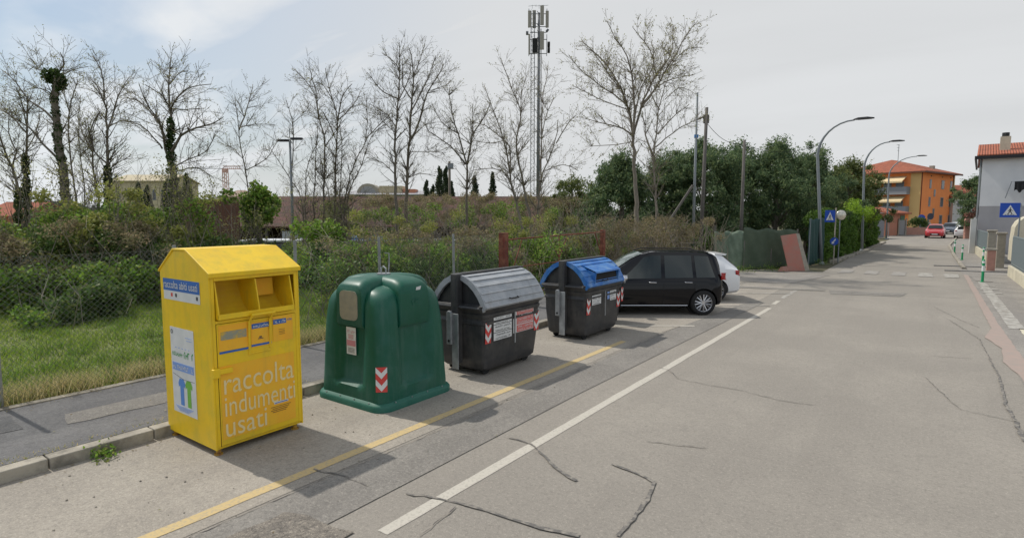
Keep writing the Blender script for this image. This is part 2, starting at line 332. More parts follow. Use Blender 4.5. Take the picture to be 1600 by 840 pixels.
M['bushd'] = mat('dark_bush_leaves', (.045, .075, .02), .6, island=[(.08, .15, .035), (.12, .2, .045), (.2, .22, .08)])
M['bramble'] = mat('dry_bramble', (.26, .21, .12), .9, island=[(.36, .28, .17), (.18, .15, .09), (.24, .24, .1), (.4, .34, .22)])
M['conif'] = mat('conifer_needles', (.06, .11, .055), .65, island=[(.09, .15, .065), (.13, .2, .09), (.26, .32, .13), (.05, .09, .05)])
M['conifl'] = mat('oak_leaves', (.07, .1, .03), .65, island=[(.11, .15, .04), (.16, .19, .06), (.22, .23, .08)])
M['cyp'] = mat('cypress_needles', (.03, .05, .025), .7, island=[(.045, .07, .03), (.06, .09, .04)])
M['hedge'] = mat('hedge_leaves', (.07, .14, .02), .6, island=[(.1, .2, .03), (.16, .26, .04), (.06, .11, .025)])
M['hedgel'] = mat('bright_hedge_leaves', (.28, .42, .04), .6, island=[(.34, .5, .05), (.2, .33, .04)])
M['grass'] = mat('green_grass', (.14, .22, .03), .8, island=[(.25, .38, .04), (.34, .42, .07), (.15, .24, .03), (.4, .42, .12)])
M['straw'] = mat('dry_grass', (.55, .46, .24), .9, island=[(.66, .56, .32), (.4, .38, .16), (.25, .3, .09), (.6, .46, .25)])
M['rust'] = mat('rusty_red_steel', (.2, .05, .03), .85, col2=(.12, .045, .03), scale=8, col3=(.28, .12, .07), scale3=5)
M['wire'] = mat('fence_wire', (.14, .17, .15), .6, .3); M['post'] = mat('concrete_post', (.3, .31, .3), .85, col2=(.22, .23, .22), scale=8)
M['wood'] = mat('weathered_wood_pole', (.17, .155, .14), .9, col2=(.11, .1, .09), scale=6, stretch=(3, 3, .3))
M['net'] = mat('green_net', (.055, .08, .05), .8, col2=(.075, .1, .065), scale=2.5, bump=.6, bscale=3)
M['netl'] = mat('pale_green_tarp', (.12, .17, .12), .7, col2=(.2, .26, .19), scale=2.2, stretch=(1, 3, 1), bump=.8, bscale=4)
M['brick'] = mat('brown_cladding', (.13, .06, .042), .9, col2=(.1, .05, .036), scale=2, stretch=(.3, .3, 6), col3=(.14, .12, .06), scale3=.4)
def tile_mat(name, c1, c2, sc=2.2, bs=.9):
    m = mat(name, c1, .9, col2=c2, scale=1.5); n, l = m.node_tree.nodes, m.node_tree.links
    t = [q for q in n if q.type == 'TEX_COORD'][0]; b = n['Principled BSDF']
    w = N(n, 'ShaderNodeTexWave'); w.bands_direction = 'X'; w.inputs['Scale'].default_value = sc; w.inputs['Distortion'].default_value = .6; l.new(t.outputs['UV'] if False else t.outputs['Object'], w.inputs['Vector'])
    bp = N(n, 'ShaderNodeBump'); bp.inputs['Strength'].default_value = bs; bp.inputs['Distance'].default_value = .06; l.new(w.outputs[0], bp.inputs['Height']); l.new(bp.outputs[0], b.inputs['Normal']); return m
M['tile'] = tile_mat('roof_tiles', (.42, .13, .07), (.3, .1, .06)); M['tileb'] = tile_mat('old_roof_tiles', (.12, .05, .038), (.055, .035, .024), 3, .25)
M['orangew'] = mat('orange_render', (.88, .3, .09), .9, col2=(.8, .26, .08), scale=.5); M['yelloww'] = mat('pale_yellow_render', (.62, .42, .18), .9)
M['terra'] = mat('terracotta_render', (.5, .22, .14), .9, col2=(.44, .2, .13), scale=1)
M['greyw'] = mat('light_grey_render', (.74, .74, .74), .9, col2=(.66, .66, .67), scale=.8); M['greyd'] = mat('mid_grey_render', (.4, .385, .395), .9, col2=(.35, .34, .35), scale=.8)
M['whitew'] = mat('white_render', (.62, .61, .58), .9, col2=(.54, .53, .5), scale=.8); M['cream'] = mat('cream_render', (.55, .48, .33), .9, col2=(.45, .38, .26), scale=2)
M['balc'] = mat('grey_balcony_panel', (.22, .23, .25), .7); M['window'] = mat('window_glass', (.05, .06, .07), .15, spec=.7); M['shut'] = mat('grey_shutter', (.3, .3, .3), .7)
M['brown'] = mat('brown_pipe', (.12, .05, .03), .6); M['awn'] = mat('cream_awning', (.75, .63, .42), .8, col2=(.7, .5, .25), scale=1, stretch=(14, 14, .01), detail=0, thresh=(.48, .52))
M['gutter'] = mat('white_gutter', (.6, .62, .64), .6); M['slate'] = mat('slate_panel', (.05, .06, .085), .7); M['dkint'] = mat('shed_interior_shade', (.035, .028, .022), .9, col2=(.06, .03, .02), scale=2)  # shed back wall is near black: shade under the open eaves painted in
M['sign_blue'] = mat('sign_blue', (.01, .07, .42), .4); M['sign_back'] = mat('sign_back', (.3, .31, .32), .5, .5)
M['boll_g'] = mat('green_bollard', (.01, .3, .12), .4); M['boll_w'] = mat('reflective_white', (.75, .78, .76), .4)
M['brickred'] = mat('pink_brick_pillar', (.5, .26, .2), .9, col2=(.4, .22, .17), scale=6); M['pillar'] = mat('stone_pillar', (.38, .34, .27), .9, col2=(.28, .26, .22), scale=6)
M['fence_g'] = mat('grey_green_fence', (.2, .24, .25), .6); M['creamwall'] = mat('pale_plaster_wall', (.6, .55, .42), .9, col2=(.48, .44, .34), scale=2)
M['mirror'] = mat('traffic_mirror', (.6, .56, .48), .25, .6); M['crane'] = mat('distance_paled_crane_red', (.6, .38, .33), .7); M['screen'] = mat('grey_screen', (.13, .16, .17), .8)  # crane red is lightened in the colour itself to suggest distance haze
M['black'] = mat('black_cloth', (.02, .02, .022), .9)
M['barrier'] = mat('faded_red_panel', (.42, .17, .13), .85, col2=(.36, .2, .16), scale=3); M['bluetarp'] = mat('blue_tarp', (.06, .2, .45), .6)
M['mast'] = mat('mast_steel', (.13, .14, .15), .6, .2, col2=(.18, .19, .2), scale=2)
M['antenna'] = mat('antenna_panel', (.33, .31, .26), .6)
M['hill'] = mat('far_wood', (.1, .12, .1), .95, island=[(.12, .14, .12), (.09, .11, .09)])

# ------------------------------------------------------------------ ground, road, pavements
def sheet(name, pts, z, m, sub=0):
    b = MB(); b.poly([(x, y, z) for x, y in pts]); o = b.build(name, m); tag(o, kind='structure'); return o
sheet('ground', [(-1500, -300), (1500, -300), (1500, 2500), (-1500, 2500)], -.03, M['earth'])
sheet('road', [(-7.3, -12), (-7.3, 16.5), (-9, 17.5), (-9.4, 29), (-3.9, 29.4), (-3.9, 48), (-3.5, 72), (-6, 98), (-12, 130), (9, 130), (4.5, 98), (2.6, 85), (1.35, 60), (1.3, -12)], 0, M['road'])
sheet('parking_bay', [(-7.3, -12), (-7.3, 16.5), (-8.9, 17.5), (-9.3, 27.8), (-5.3, 28.0), (-4.2, 24), (-4.1, 18), (-4.72, 12), (-4.75, 3), (-4.8, -12)], .004, M['bay'])
sheet('asphalt_repair', [(-4.74, -12), (-4.7, 3), (-4.62, 7), (-4.66, 12), (-4.3, 18), (-3.9, 18), (-3.98, 11), (-4.02, 7), (-3.98, 3), (-4.05, -12)], .008, M['strip'])
def wobble(pts, amp=.03, step=.25, closed=True):
    out = []
    n = len(pts)
    for i in range(n if closed else n - 1):
        a, b = Vector(pts[i]), Vector(pts[(i + 1) % n]); k = max(1, int((b - a).length / step))
        for j in range(k):
            p = a.lerp(b, j / k); out.append((p.x + random.uniform(-amp, amp), p.y + random.uniform(-amp, amp)))
    return out
sheet('rough_patch', wobble([(-4.45, 1.6), (-4.42, 2.75), (-3.72, 2.9), (-3.6, 2.5), (-3.6, 1.6)], .035, .15), .012, M['patch'])
sheet('asphalt_patch', wobble([(-2.75, 22.3), (-2.6, 21.3), (-.7, 21.9), (-.55, 23.0)], .05, .4), .008, M['strip'])
sheet('asphalt_patch', wobble([(-7, 20.6), (-2.9, 22.0), (-2.8, 22.3), (-7.1, 21.5)], .05, .4), .012, M['strip'])
sheet('pale_repair', wobble([(-3.4, 27.8), (-9, 26.6), (-9, 22.6), (-4.2, 23.6)], .05, .6), .012, M['walkr'])
# left kerb and pavement
def kerbline(name, path, w, h, m, seg=1.0, gap=.006):
    b = MB()
    for i in range(len(path) - 1):
        a, c = Vector((*path[i], 0)), Vector((*path[i + 1], 0)); L = (c - a).length; k = max(1, round(L / seg)); d = (c - a) / k; nrm = Vector((-d.y, d.x, 0)).normalized() * w
        for j in range(k):
            p = a + d * j; dd = d.normalized(); e = random.uniform(-.006, .006)
            b.obox(p + dd * gap + Vector((0, 0, -.05 + e)), d - dd * gap * 2, nrm, (0, 0, h + .05))
    o = b.build(name, m, bevel=.012); tag(o, kind='structure'); return o
kerbline('kerb', [(-7.15, -12), (-7.15, 16.6), (-8.9, 17.5), (-9.2, 28.6)], .17, .13, M['kerb'])
b = MB(); b.box(-9.4, -7.325, -12, 16.8, -.03, .125); tag(b.build('pavement', M['walk']), kind='structure')
b = MB(); b.box(-9.53, -9.4, -12, 16.8, -.03, .14); tag(b.build('pavement_edging', M['kerb']), kind='structure')
sheet('pavement_patch', wobble([(-8.15, 2.25), (-8.05, 3.6), (-8.55, 3.7), (-8.6, 2.35)], .02, .2), .13, M['strip'])
sheet('pavement_patch', wobble([(-8.5, .6), (-8.4, 1.9), (-9.1, 1.95), (-9.2, .7)], .02, .2), .13, M['patchd'])
sheet('verge', [(-9.5, -30), (-9.5, 29), (-60, 90), (-300, 300), (-300, -120)], .1, M['lawn_soil'])
# right pavement, pink gutter, white strip, crossing ramp
sheet('right_pavement', [(1.25, -12), (1.3, 31), (1.15, 34), (1.15, 47), (1.2, 60), (2.4, 84), (14, 90), (14, -12)], .005, M['walkr'])
pk = [(1.32, 9), (1.3, 12), (1.16, 13.2), (1.24, 14.5), (1.05, 15.6), (1.24, 17), (1.24, 31.5)]; pk2 = [(1.38, 31.5), (1.42, 17), (1.46, 15.5), (1.5, 9)]
sheet('pink_gutter', wobble(pk + pk2, .012, .3), .012, M['pink'])
sheet('white_edging', wobble([(1.56, 17.2), (1.56, 28.6), (1.78, 28.6), (1.86, 17.2)], .01, .5), .012, M['paint_f'])
sheet('pale_slab', wobble([(1.75, 16.3), (1.72, 17.3), (2.2, 17.3), (2.1, 16.3)], .02, .3), .012, M['creamwall'])
for i, y0 in enumerate((24.5, 25.7, 27)): sheet('road_marking', wobble([(1.5, y0), (1.5, y0 + .35), (2.0, y0 + .35), (2.0, y0)], .02, .2), .016, M['paint_f'])
sheet('pale_slab', wobble([(1.5, 28.7), (1.4, 31.5), (1.95, 31.5), (2.05, 28.7)], .02, .3), .02, M['walkr'])
kerbline('right_kerb', [(1.28, 34.8), (1.18, 46), (1.2, 60), (2.4, 84)], -.15, .1, M['kerb'])
b = MB(); b.obox((.6, 33.3, 0), (3.2, .5, 0), (0, .25, 0), (0, 0, .03)); b.obox((.2, 36.2, 0), (3.2, .4, 0), (0, .3, 0), (0, 0, .03)); tag(b.build('asphalt_seam', M['patchd']), kind='structure')
# painted lines
def band(name, path, w, z, m, wob=.006, step=.4):
    pts = []
    for i in range(len(path) - 1):
        a, c = Vector(path[i]), Vector(path[i + 1]); k = max(1, int((c - a).length / step))
        pts += [a.lerp(c, j / k) for j in range(k)]
    pts.append(Vector(path[-1])); L, Rr = [], []
    for i, p in enumerate(pts):
        d = (pts[min(i + 1, len(pts) - 1)] - pts[max(0, i - 1)]).normalized(); n = Vector((-d.y, d.x)); ww = w[0] + (w[1] - w[0]) * i / len(pts) if isinstance(w, tuple) else w
        L.append(p + n * (ww / 2 + random.uniform(-wob, wob))); Rr.append(p - n * (ww / 2 + random.uniform(-wob, wob)))
    b = MB(); n = len(pts); b.add([(q.x, q.y, z) for q in L + Rr], [(i, n + i, n + i + 1, i + 1) for i in range(n - 1)])
    return tag(b.build(name, m), kind='structure')
band('white_line', [(-3.51, 3.02), (-3.53, 17.1)], .125, .004, M['paint_w'])
band('white_line', [(-3.6, 17.9), (-3.62, 18.7)], .12, .004, M['paint_w']); band('white_line', [(-3.65, 19.3), (-3.66, 21.6)], .12, .004, M['paint_f'])
band('yellow_line', [(-4.97, -3), (-4.99, 5.5), (-5.0, 10.8)], .125, .008, M['paint_y'])
AX = Vector((cy, sy_))                         # direction of the angled bays (rear of the cars)
for s, L in ((Vector((-6.3, 11.85)), 2.4), (Vector((-6.2, 15.6)), 3.2), (Vector((-6.1, 18.9)), 3.0)):
    band('bay_line', [tuple(s), tuple(s + AX * L)], .11, .012, M['paint_w'] if L < 3 else M['paint_f'])
for x0 in (-3.3, -2.3, -1.3, -.35, .55): sheet('crossing_stripe', wobble([(x0, 29.6 + x0 * .1), (x0, 31.4 + x0 * .1), (x0 + .5, 31.5 + x0 * .1), (x0 + .5, 29.7 + x0 * .1)], .03, .3), .014, M['paint_vf'] if x0 < -1 else M['paint_f'])
# tar seams and cracks
def px_path(pts): return [tuple(grd(x, y)[:2]) for x, y in pts]
def jag(path, amp, step=.12):
    out = []
    for i in range(len(path) - 1):
        a, c = Vector(path[i]), Vector(path[i + 1]); k = max(1, int((c - a).length / step))
        for j in range(k): p = a.lerp(c, j / k); out.append((p.x + random.gauss(0, amp), p.y + random.gauss(0, amp)))
    return out + [path[-1]]
for pts, w in (([(632, 772), (675, 778), (715, 785), (760, 798), (800, 812), (845, 825), (905, 838)], (.012, .055)), ([(795, 684), (830, 694), (850, 712), (870, 734), (900, 752)], (.015, .045)),
               ([(957, 726), (985, 736), (1010, 748), (1022, 754), (1014, 775), (995, 805), (965, 838)], (.03, .035)), ([(490, 734), (540, 745), (575, 760)], (.015, .03)),
               ([(1545, 560), (1562, 590), (1570, 630), (1590, 665), (1600, 690)], (.015, .05))):
    band('tar_seam', jag(px_path(pts), .006, .08), w, .012, M['crack'], .009, .08)
for pts in ([(1028, 574), (1045, 578), (1060, 592), (1110, 602), (1150, 608), (1220, 626), (1275, 633)], [(712, 794), (690, 808), (672, 826), (655, 838)], [(1445, 590), (1500, 640), (1590, 660)],
            [(1480, 498), (1530, 530), (1548, 562)], [(1460, 480), (1500, 500), (1530, 512)], [(1100, 700), (1010, 690)], [(1520, 560), (1450, 556)]):
    band('crack', jag(px_path(pts), .008, .07), .011, .012, M['crackf'], .004, .07)
band('crack', jag([(-4.72, 1), (-4.68, 5), (-4.66, 9), (-4.64, 13)], .012, .1), .008, .012, M['crackf'], .004, .1)
band('crack', jag([(-7.6, 20.9), (-5, 21.3), (-2.8, 21.8), (.9, 22.6)], .02, .2), .03, .02, M['crack'], .01, .2)

# ------------------------------------------------------------------ yellow clothes bin
def sticker(name, m, parent, o, u, v, a0, a1, b0, b1, off=.003, th=.002):
    o, u, v = Vector(o), Vector(u), Vector(v); n = u.cross(v)
    b = MB(); b.obox(o + u * a0 + v * b0 + n * off, u * (a1 - a0), v * (b1 - b0), n * th); return b.build(name, m, parent)
def clothes_bin():
    t = thing('clothes_bin', 'tall yellow metal used clothes bin with pitched lid at kerb', 'clothes bin', (-6.64, 3.5, 0))
    hx, hy = .56, .53; zt = 1.96; th = .02
    prof = [(-hx, .07), (hx, .07), (hx, zt), (.1, 2.2), (-.2, 2.2), (-hx, 1.97)]
    b = MB()
    for y0, y1 in ((-hy, -hy + th), (hy - th, hy)): b.prism([(x, y0, z) for x, z in prof], (0, y1 - y0, 0))
    b.box(-hx, -hx + th, -hy + th, hy - th, .07, 1.96); b.box(-hx + th, hx - th, -hy + th, hy - th, .07, .1)
    b.build('body', M['yellow'], t, bevel=.006)
    r = MB(); rp = [(-hx - .02, 1.965), (-.2, 2.225), (.1, 2.225), (hx + .035, 1.985), (hx + .035, 1.94), (hx + .015, 1.94), (hx + .015, 1.965), (.095, 2.203), (-.195, 2.203), (-hx - .02, 1.945)]
    r.prism([(x, -hy - .012, z) for x, z in rp], (0, 2 * hy + .024, 0)); r.build('roof', M['yellow'], t, bevel=.004)
    fr = MB()
    fr.box(hx - th, hx, -hy + th, -hy + .055, .1, 1.94); fr.box(hx - th, hx, hy - .06, hy - th, .1, 1.94)
    fr.box(hx - th, hx + .006, -hy + .055, hy - .06, 1.9, 1.955); fr.box(hx - th, hx + .004, -hy + .055, hy - .06, 1.44, 1.475)
    fr.build('front_frame', M['yellow'], t, bevel=.004)
    # tilting double tray
    y0, y1 = -hy + .065, hy - .1
    tr = MB()
    for ya, yb in ((y0, y0 + .015), (-.01, .005), (y1 - .015, y1)):
        tr.prism([(hx + .05, ya, 1.5), (hx + .045, ya, 1.58), (hx - .02, ya, 1.89), (hx - .4, ya, 1.89), (hx - .35, ya, 1.6), (hx - .2, ya, 1.5)], (0, yb - ya, 0))
    tr.box(hx + .035, hx + .055, y0, y1, 1.487, 1.545); tr.box(hx - .22, hx + .035, y0, y1, 1.487, 1.5)
    tr.build('tray', M['yellow'], t, bevel=.003)
    cv = MB(); ring = []
    for i in range(9):
        a = i / 8 * math.pi / 2; ring.append((hx - .1 - .28 * math.sin(a), 1.505 + .38 * (1 - math.cos(a))))
    for i in range(8):
        (xa, za), (xb, zb) = ring[i], ring[i + 1]; cv.add([(xa, y0, za), (xa, y1, za), (xb, y1, zb), (xb, y0, zb)], [(0, 1, 2, 3)])
    cv.add([(hx - .39, y0, 1.7), (hx - .39, y1, 1.7), (hx - .37, y1, 1.95), (hx - .37, y0, 1.95)], [(0, 1, 2, 3)])
    cv.build('tray_back', M['yellow_d'], t)
    sticker('paper_sticker', M['orange_st'], t, (hx - .3, 0, 0), (0, 1, 0), (0, 0, 1), .1, .34, 1.66, 1.86, .06)
    d = MB(); d.box(hx - .02, hx + .008, -hy + .06, hy - .065, .11, 1.435); dr = d.build('door', M['yellow'], t, bevel=.005)
    s = MB(); s.box(hx - .012, hx - .002, -hy + .052, -hy + .0605, .1, 1.44); s.build('seam', M['dark_slot'], t)
    la = MB(); la.box(hx + .002, hx + .045, -hy - .015, -hy + .2, .9, .955); la.box(hx + .002, hx + .05, -hy - .018, -hy + .06, .87, .97)
    la.build('latch', M['yellow'], t, bevel=.008)
    h = MB()
    h.tube([(hx + .01, -.12, 1.05), (hx + .03, -.12, 1.42), (hx + .09, -.11, 1.5)], .014, 6); h.tube([(hx + .01, .13, 1.09), (hx + .03, .13, 1.42), (hx + .09, .14, 1.5)], .014, 6)
    h.tube([(hx + .09, -.125, 1.5), (hx + .09, .155, 1.5)], .017, 8); h.tube([(hx + .012, -.12, 1.06), (hx + .012, .13, 1.06)], .01, 6)
    h.build('handle', M['yellow'], t)
    for fx in (-hx + .08, hx - .06):
        for fy in (-hy + .05, hy - .08):
            q = MB(); q.tube([(fx, fy, 0), (fx, fy, .02), (fx, fy, .021), (fx, fy, .075)], [.045, .045, .025, .03], 10); q.build('foot', M['rust_y'], t)
    F = (hx + .008, -hy, 0); U, V = (0, 1, 0), (0, 0, 1); L = 2 * hy
    st = lambda nm, m, a0, a1, b0, b1, off=.002: sticker(nm, m, dr, F, U, V, a0 * L, a1 * L, b0, b1, off)
    st('large_sticker', M['orange_st'], .07, .9, .17, .98)
    st('sticker', M['orange_st'], .07, .39, 1.14, 1.42); st('sticker', M['orange_st'], .66, .9, 1.14, 1.43); st('sticker', M['orange_st'], .41, .645, 1.12, 1.4)
    st('sticker_print', M['st_grey'], .09, .36, 1.26, 1.35, .005)
    st('stripe', M['st_blue'], .07, .385, 1.115, 1.138, .005); st('stripe', M['st_blue'], .41, .64, 1.13, 1.153, .005)
    st('blue_band', M['st_blue'], .42, .635, 1.33, 1.385, .005); st('blue_band', M['st_blue'], .665, .82, 1.34, 1.395, .005)
    scrawl(12, (hx + .015, -hy + .43 * L, 1.34), U, V, .2 * L, .035, 'lettering', M['st_white'], dr)
    scrawl(8, (hx + .015, -hy + .68 * L, 1.35), U, V, .13 * L, .035, 'lettering', M['st_white'], dr)
    scrawl(4, (hx + .012, -hy + .83 * L, 1.36), U, V, .06 * L, .035, 'lettering', M['st_blue'], dr)
    st('emblem', M['st_dark'], .5, .53, 1.22, 1.235, .005); st('emblem', M['st_dark'], .485, .545, 1.205, 1.214, .005)
    for zz in (1.27, 1.25, 1.235, 1.215): st('small_print', M['rust_y'], .73, .8, zz, zz + .006, .005)
    for s_, zz, w_, hh in (('raccolta', .665, .79, .24), ('indumenti', .42, .8, .225), ('usati', .19, .45, .21)):
        text_mesh(s_, (hx + .011, -hy + .1 * L, zz), U, V, w_ * L, hh, 'lettering', M['let_w'], dr, .004)
    st('small_label', M['st_white'], .64, .81, .405, .43, .006); st('label_stripe', M['st_blue'], .65, .8, .413, .421, .0085)
    for i in range(4): st('small_print', M['rust_y'], .6 + .02 * (i % 2), .84 - .02 * i, .37 - i * .02, .378 - i * .02, .006)
    # side face
    S = (-hx, -hy, 0); U2, L2 = (1, 0, 0), 2 * hx
    ss = lambda nm, m, a0, a1, b0, b1, off=.002: sticker(nm, m, t, S, U2, V, a0 * L2, a1 * L2, b0, b1, off)
    ss('side_label', M['st_white'], .08, .83, 1.64, 1.88); ss('blue_band', M['st_blue'], .08, .83, 1.745, 1.88, .005)
    text_mesh('raccolta abiti usati', (-hx + .1 * L2, -hy - .007, 1.775), U2, V, .7 * L2, .085, 'lettering', M['st_white'], t, .004)
    for a, m_ in ((.24, M['st_red']), (.33, M['st_dark']), (.76, M['st_dark'])): ss('emblem', m_, a, a + .035, 1.68, 1.72, .005)
    ps = ss('poster', M['st_white'], .17, .66, .34, 1.33)
    pp = lambda nm, m, a0, a1, b0, b1: sticker(nm, m, ps, S, U2, V, (.17 + .49 * a0) * L2, (.17 + .49 * a1) * L2, .34 + .99 * b0, .34 + .99 * b1, .005)
    pp('poster_band', M['st_pale'], .05, .95, .5, .59)
    scrawl(14, (-hx + .21 * L2, -hy - .005, .34 + .99 * .52), U2, V, .41 * L2, .05, 'lettering', M['st_white'], ps, .005)
    scrawl(9, (-hx + .2 * L2, -hy - .005, .34 + .99 * .67), U2, V, .22 * L2, .05, 'lettering', M['st_green'], ps)
    scrawl(5, (-hx + .44 * L2, -hy - .005, .34 + .99 * .66), U2, V, .2 * L2, .085, 'lettering', M['st_green'], ps)
    text_mesh('o', (-hx + .19 * L2, -hy - .005, .34 + .99 * .92), U2, V, .05, .05, 'lettering', M['st_dark'], ps, .003)
    pp('small_print', M['st_pale'], .66, .92, .9, .905); pp('small_print', M['st_pale'], .7, .92, .87, .875)
    for i in range(5): pp('small_print', M['st_pale'], .2 + i * .14, .25 + i * .14, .765, .772)
    for k, (a, m_) in enumerate(((.28, M['shirt_b']), (.58, M['shirt_g']))):
        x0 = -hx + (.17 + .49 * a) * L2; w_ = .14; z0 = .34 + .1; q = MB()
        out = [(0.03, 0), (.11, 0), (.11, .2), (.14, .18), (.15, .22), (.11, .27), (.08, .265), (.06, .265), (.03, .27), (-.01, .22), (0, .18), (.03, .2)]
        q.prism([(x0 + x, -hy - .005, z0 + z * 1.15) for x, z in out], (0, -.002, 0)); q.build('shirt_print', m_, ps)
    li = MB(); li.tube([(-hx + .19 * L2, -hy - .006, .79), (-hx + .42 * L2, -hy - .006, .745), (-hx + .64 * L2, -hy - .006, .75)], .002, 4); li.build('washing_line_print', M['st_dark'], ps)
    for i in range(5): pp('small_print', M['st_pale'], .1 + .04 * i, .85 - .05 * i, .075 - i * .012, .08 - i * .012)
    return t
clothes_bin()

# chevron sticker used on three bins
def chevron(parent, o, u, v, w, h):
    b = sticker('reflective_sticker', M['st_red'], parent, o, u, v, 0, w, 0, h, .003)
    o, u, v = Vector(o), Vector(u), Vector(v); n = u.cross(v); q = MB(); s = h / 4
    for k in range(2):
        z = h * (.0 + .5 * k) + .01
        q.prism([o + n * .0065 + u * x + v * y for x, y in ((0, z + s * 1.05), (w / 2, z), (w, z + s * 1.05), (w, min(h, z + s * 2.0)), (w / 2, z + s * .95), (0, min(h, z + s * 2.0)))], n * .0015)
    q.build('white_chevron', M['st_white'], b)

# ------------------------------------------------------------------ green glass bank
def glass_bank():
    t = thing('bottle_bank', 'dark green plastic bell shaped bottle bank with crossed hoods', 'bottle bank', (-6.36, 5.6, 0))
    def ring(a, rc, z, rec=0.0, rw=.3, n=16, m=7):
        pts = []
        for k in range(4):
            ca, sa = [(1, 0), (0, 1), (-1, 0), (0, -1)][k]
            side = []
            for i in range(n):
                y = -(a - rc) + 2 * (a - rc) * i / (n - 1); q = max(0, min(1, (rw - abs(y)) / .05)); q = q * q * (3 - 2 * q); side.append((a - rec * q, y))
            for i in range(1, m):
                th = math.pi / 2 * i / m; side.append((a - rc + rc * math.cos(th), a - rc + rc * math.sin(th)))
            pts += [(x * ca - y * sa, x * sa + y * ca, z) for x, y in side]
        return pts
    rings = []
    for z, a, rc, rec in ((.1, .67, .17, 0), (.2, .668, .17, 0), (.27, .664, .17, 0.0), (.3, .662, .17, .04), (.33, .66, .17, .075), (.6, .648, .17, .078), (.9, .636, .17, .078), (1.15, .624, .18, .07), (1.28, .612, .19, .06), (1.38, .604, .21, .05),
                          (1.46, .582, .22, .03), (1.52, .55, .23, 0), (1.57, .5, .23, 0), (1.61, .41, .22, 0), (1.635, .26, .16, 0), (1.64, .08, .06, 0)): rings.append(ring(a, rc, z, rec))
    b = MB(); b.loft(rings); o = b.build('body', M['green_pl'], t); auto_smooth(o, 50)
    f = MB(); f.loft([ring(a, .22, z) for z, a in ((0, .725), (.07, .725), (.095, .71), (.12, .66), (.14, .64))]); auto_smooth(f.build('base_flange', M['green_lt'], t), 50)
    for k in range(4):
        ca, sa = [(1, 0), (0, 1), (-1, 0), (0, -1)][k]
        for y in (-.45, -.15, .15, .45): x = .7; bb = MB(); bb.tube([(x * ca - y * sa, x * sa + y * ca, .09), (x * ca - y * sa, x * sa + y * ca, .115)], .008, 6); bb.build('flange_bolt', M['galv'], t)
    for k in range(4):
        ca, sa = [(1, 0), (0, 1), (-1, 0), (0, -1)][k]
        def tr(x, y, z): return (x * ca - y * sa, x * sa + y * ca, z)
        def sec(x, w, zt, zb, r):
            p = [(-w, zb), (w, zb)]
            for i in range(6): a = math.pi / 2 * i / 5; p.append((w - r + r * math.cos(a), zt - r + r * math.sin(a)))
            for i in range(6): a = math.pi / 2 + math.pi / 2 * i / 5; p.append((-w + r + r * math.cos(a), zt - r + r * math.sin(a)))
            return [tr(x, y, z) for y, z in p]
        h = MB(); h.loft([sec(.02, .24, 1.74, 1.2, .15), sec(.2, .25, 1.745, 1.2, .15), sec(.42, .27, 1.73, 1.15, .15), sec(.54, .28, 1.70, 1.08, .14), sec(.6, .28, 1.66, 1.08, .13), sec(.628, .265, 1.63, 1.12, .12)])
        ho = h.build('hood', M['green_pl'], t); auto_smooth(ho, 50)
        p = MB(); 0 and p.prism([tr(.58, -.2, 1.16), tr(.58, .2, 1.16), tr(.56, .2, .36), tr(.56, -.2, .36)], tr(.012, 0, 0)); 
        w_, zb, zt, r = (.185, 1.17, 1.57, .08)
        if k in (3,):
            pts = []
            for cx, cz, a0 in ((w_ - r, zt - r, 0), (-w_ + r, zt - r, 90), (-w_ + r, zb + r, 180), (w_ - r, zb + r, 270)):
                for i in range(5): a = R(a0 + 90 * i / 4); pts.append(tr(.626, cx + r * math.cos(a), cz + r * math.sin(a)))
            q = MB(); q.prism(pts, tr(.012, 0, 0)); q.build('flap', M['flap'], t)
    lr = MB(); lr.tube([(-.05, 0, 1.72), (-.05, 0, 1.83), (0, 0, 1.86), (.05, 0, 1.83), (.05, 0, 1.72)], .012, 6); lr.tube([(0, 0, 1.7), (0, 0, 1.76)], .1, 10); lr.build('lifting_ring', M['galv'], t)
    # notice on the pavement-facing side (towards the yellow bin) and stickers
    nt = sticker('notice', M['st_white'], t, (-.12, -.582, 0), (1, 0, 0), (0, 0, 1), 0, .2, .68, 1.06, .003)
    sticker('notice_print', M['st_pink'], nt, (-.12, -.582, 0), (1, 0, 0), (0, 0, 1), .01, .19, .8, .88, .006)
    scrawl(6, (-.1, -.582, .98), (1, 0, 0), (0, 0, 1), .16, .04, 'lettering', M['st_pink'], nt, .007)
    for i in range(4): sticker('small_print', M['st_pink'], nt, (-.12, -.582, 0), (1, 0, 0), (0, 0, 1), .04, .15, .9 + i * .017, .907 + i * .017, .006)
    for i in range(4): sticker('small_print', M['st_dark'], nt, (-.12, -.582, 0), (1, 0, 0), (0, 0, 1), .03, .17, .71 + i * .018, .715 + i * .018, .006)
    chevron(t, (.47, -.6365, .17), (1, 0, 0), (0, 0, 1), .001, .001) if False else None
    # reflective chevron on the rounded front corner
    an = R(-45); cxy = Vector((.485, -.485, 0)); nv = Vector((math.cos(an), math.sin(an), 0)); uv = Vector((-math.sin(an), math.cos(an), 0))
    rr = .155 
    chev = MB(); 
    o = cxy + nv * (rr - .004) - uv * .075; up = (Vector((0, 0, 1)) - nv * .07).normalized()
    chevron(t, o + Vector((0, 0, .27)) + nv * .035, uv, up, .15, .33)
    g = MB(); g.prism([(.63, .02, 1.56), (.63, .1, 1.56), (.63, .12, 1.61), (.63, .03, 1.6)], (.004, 0, 0)); g.build('torn_sticker', M['st_white'], t)
    sc = MB()
    for p_ in ([(.634, -.06, 1.42), (.634, -.04, 1.36)], [(.634, -.04, 1.43), (.634, .02, 1.44), (.634, .0, 1.38)], [(.634, .04, 1.42), (.634, .09, 1.43)]): sc.tube(p_, .004, 4)
    sc.build('scratched_graffiti', M['green_lt'], t)
    return t
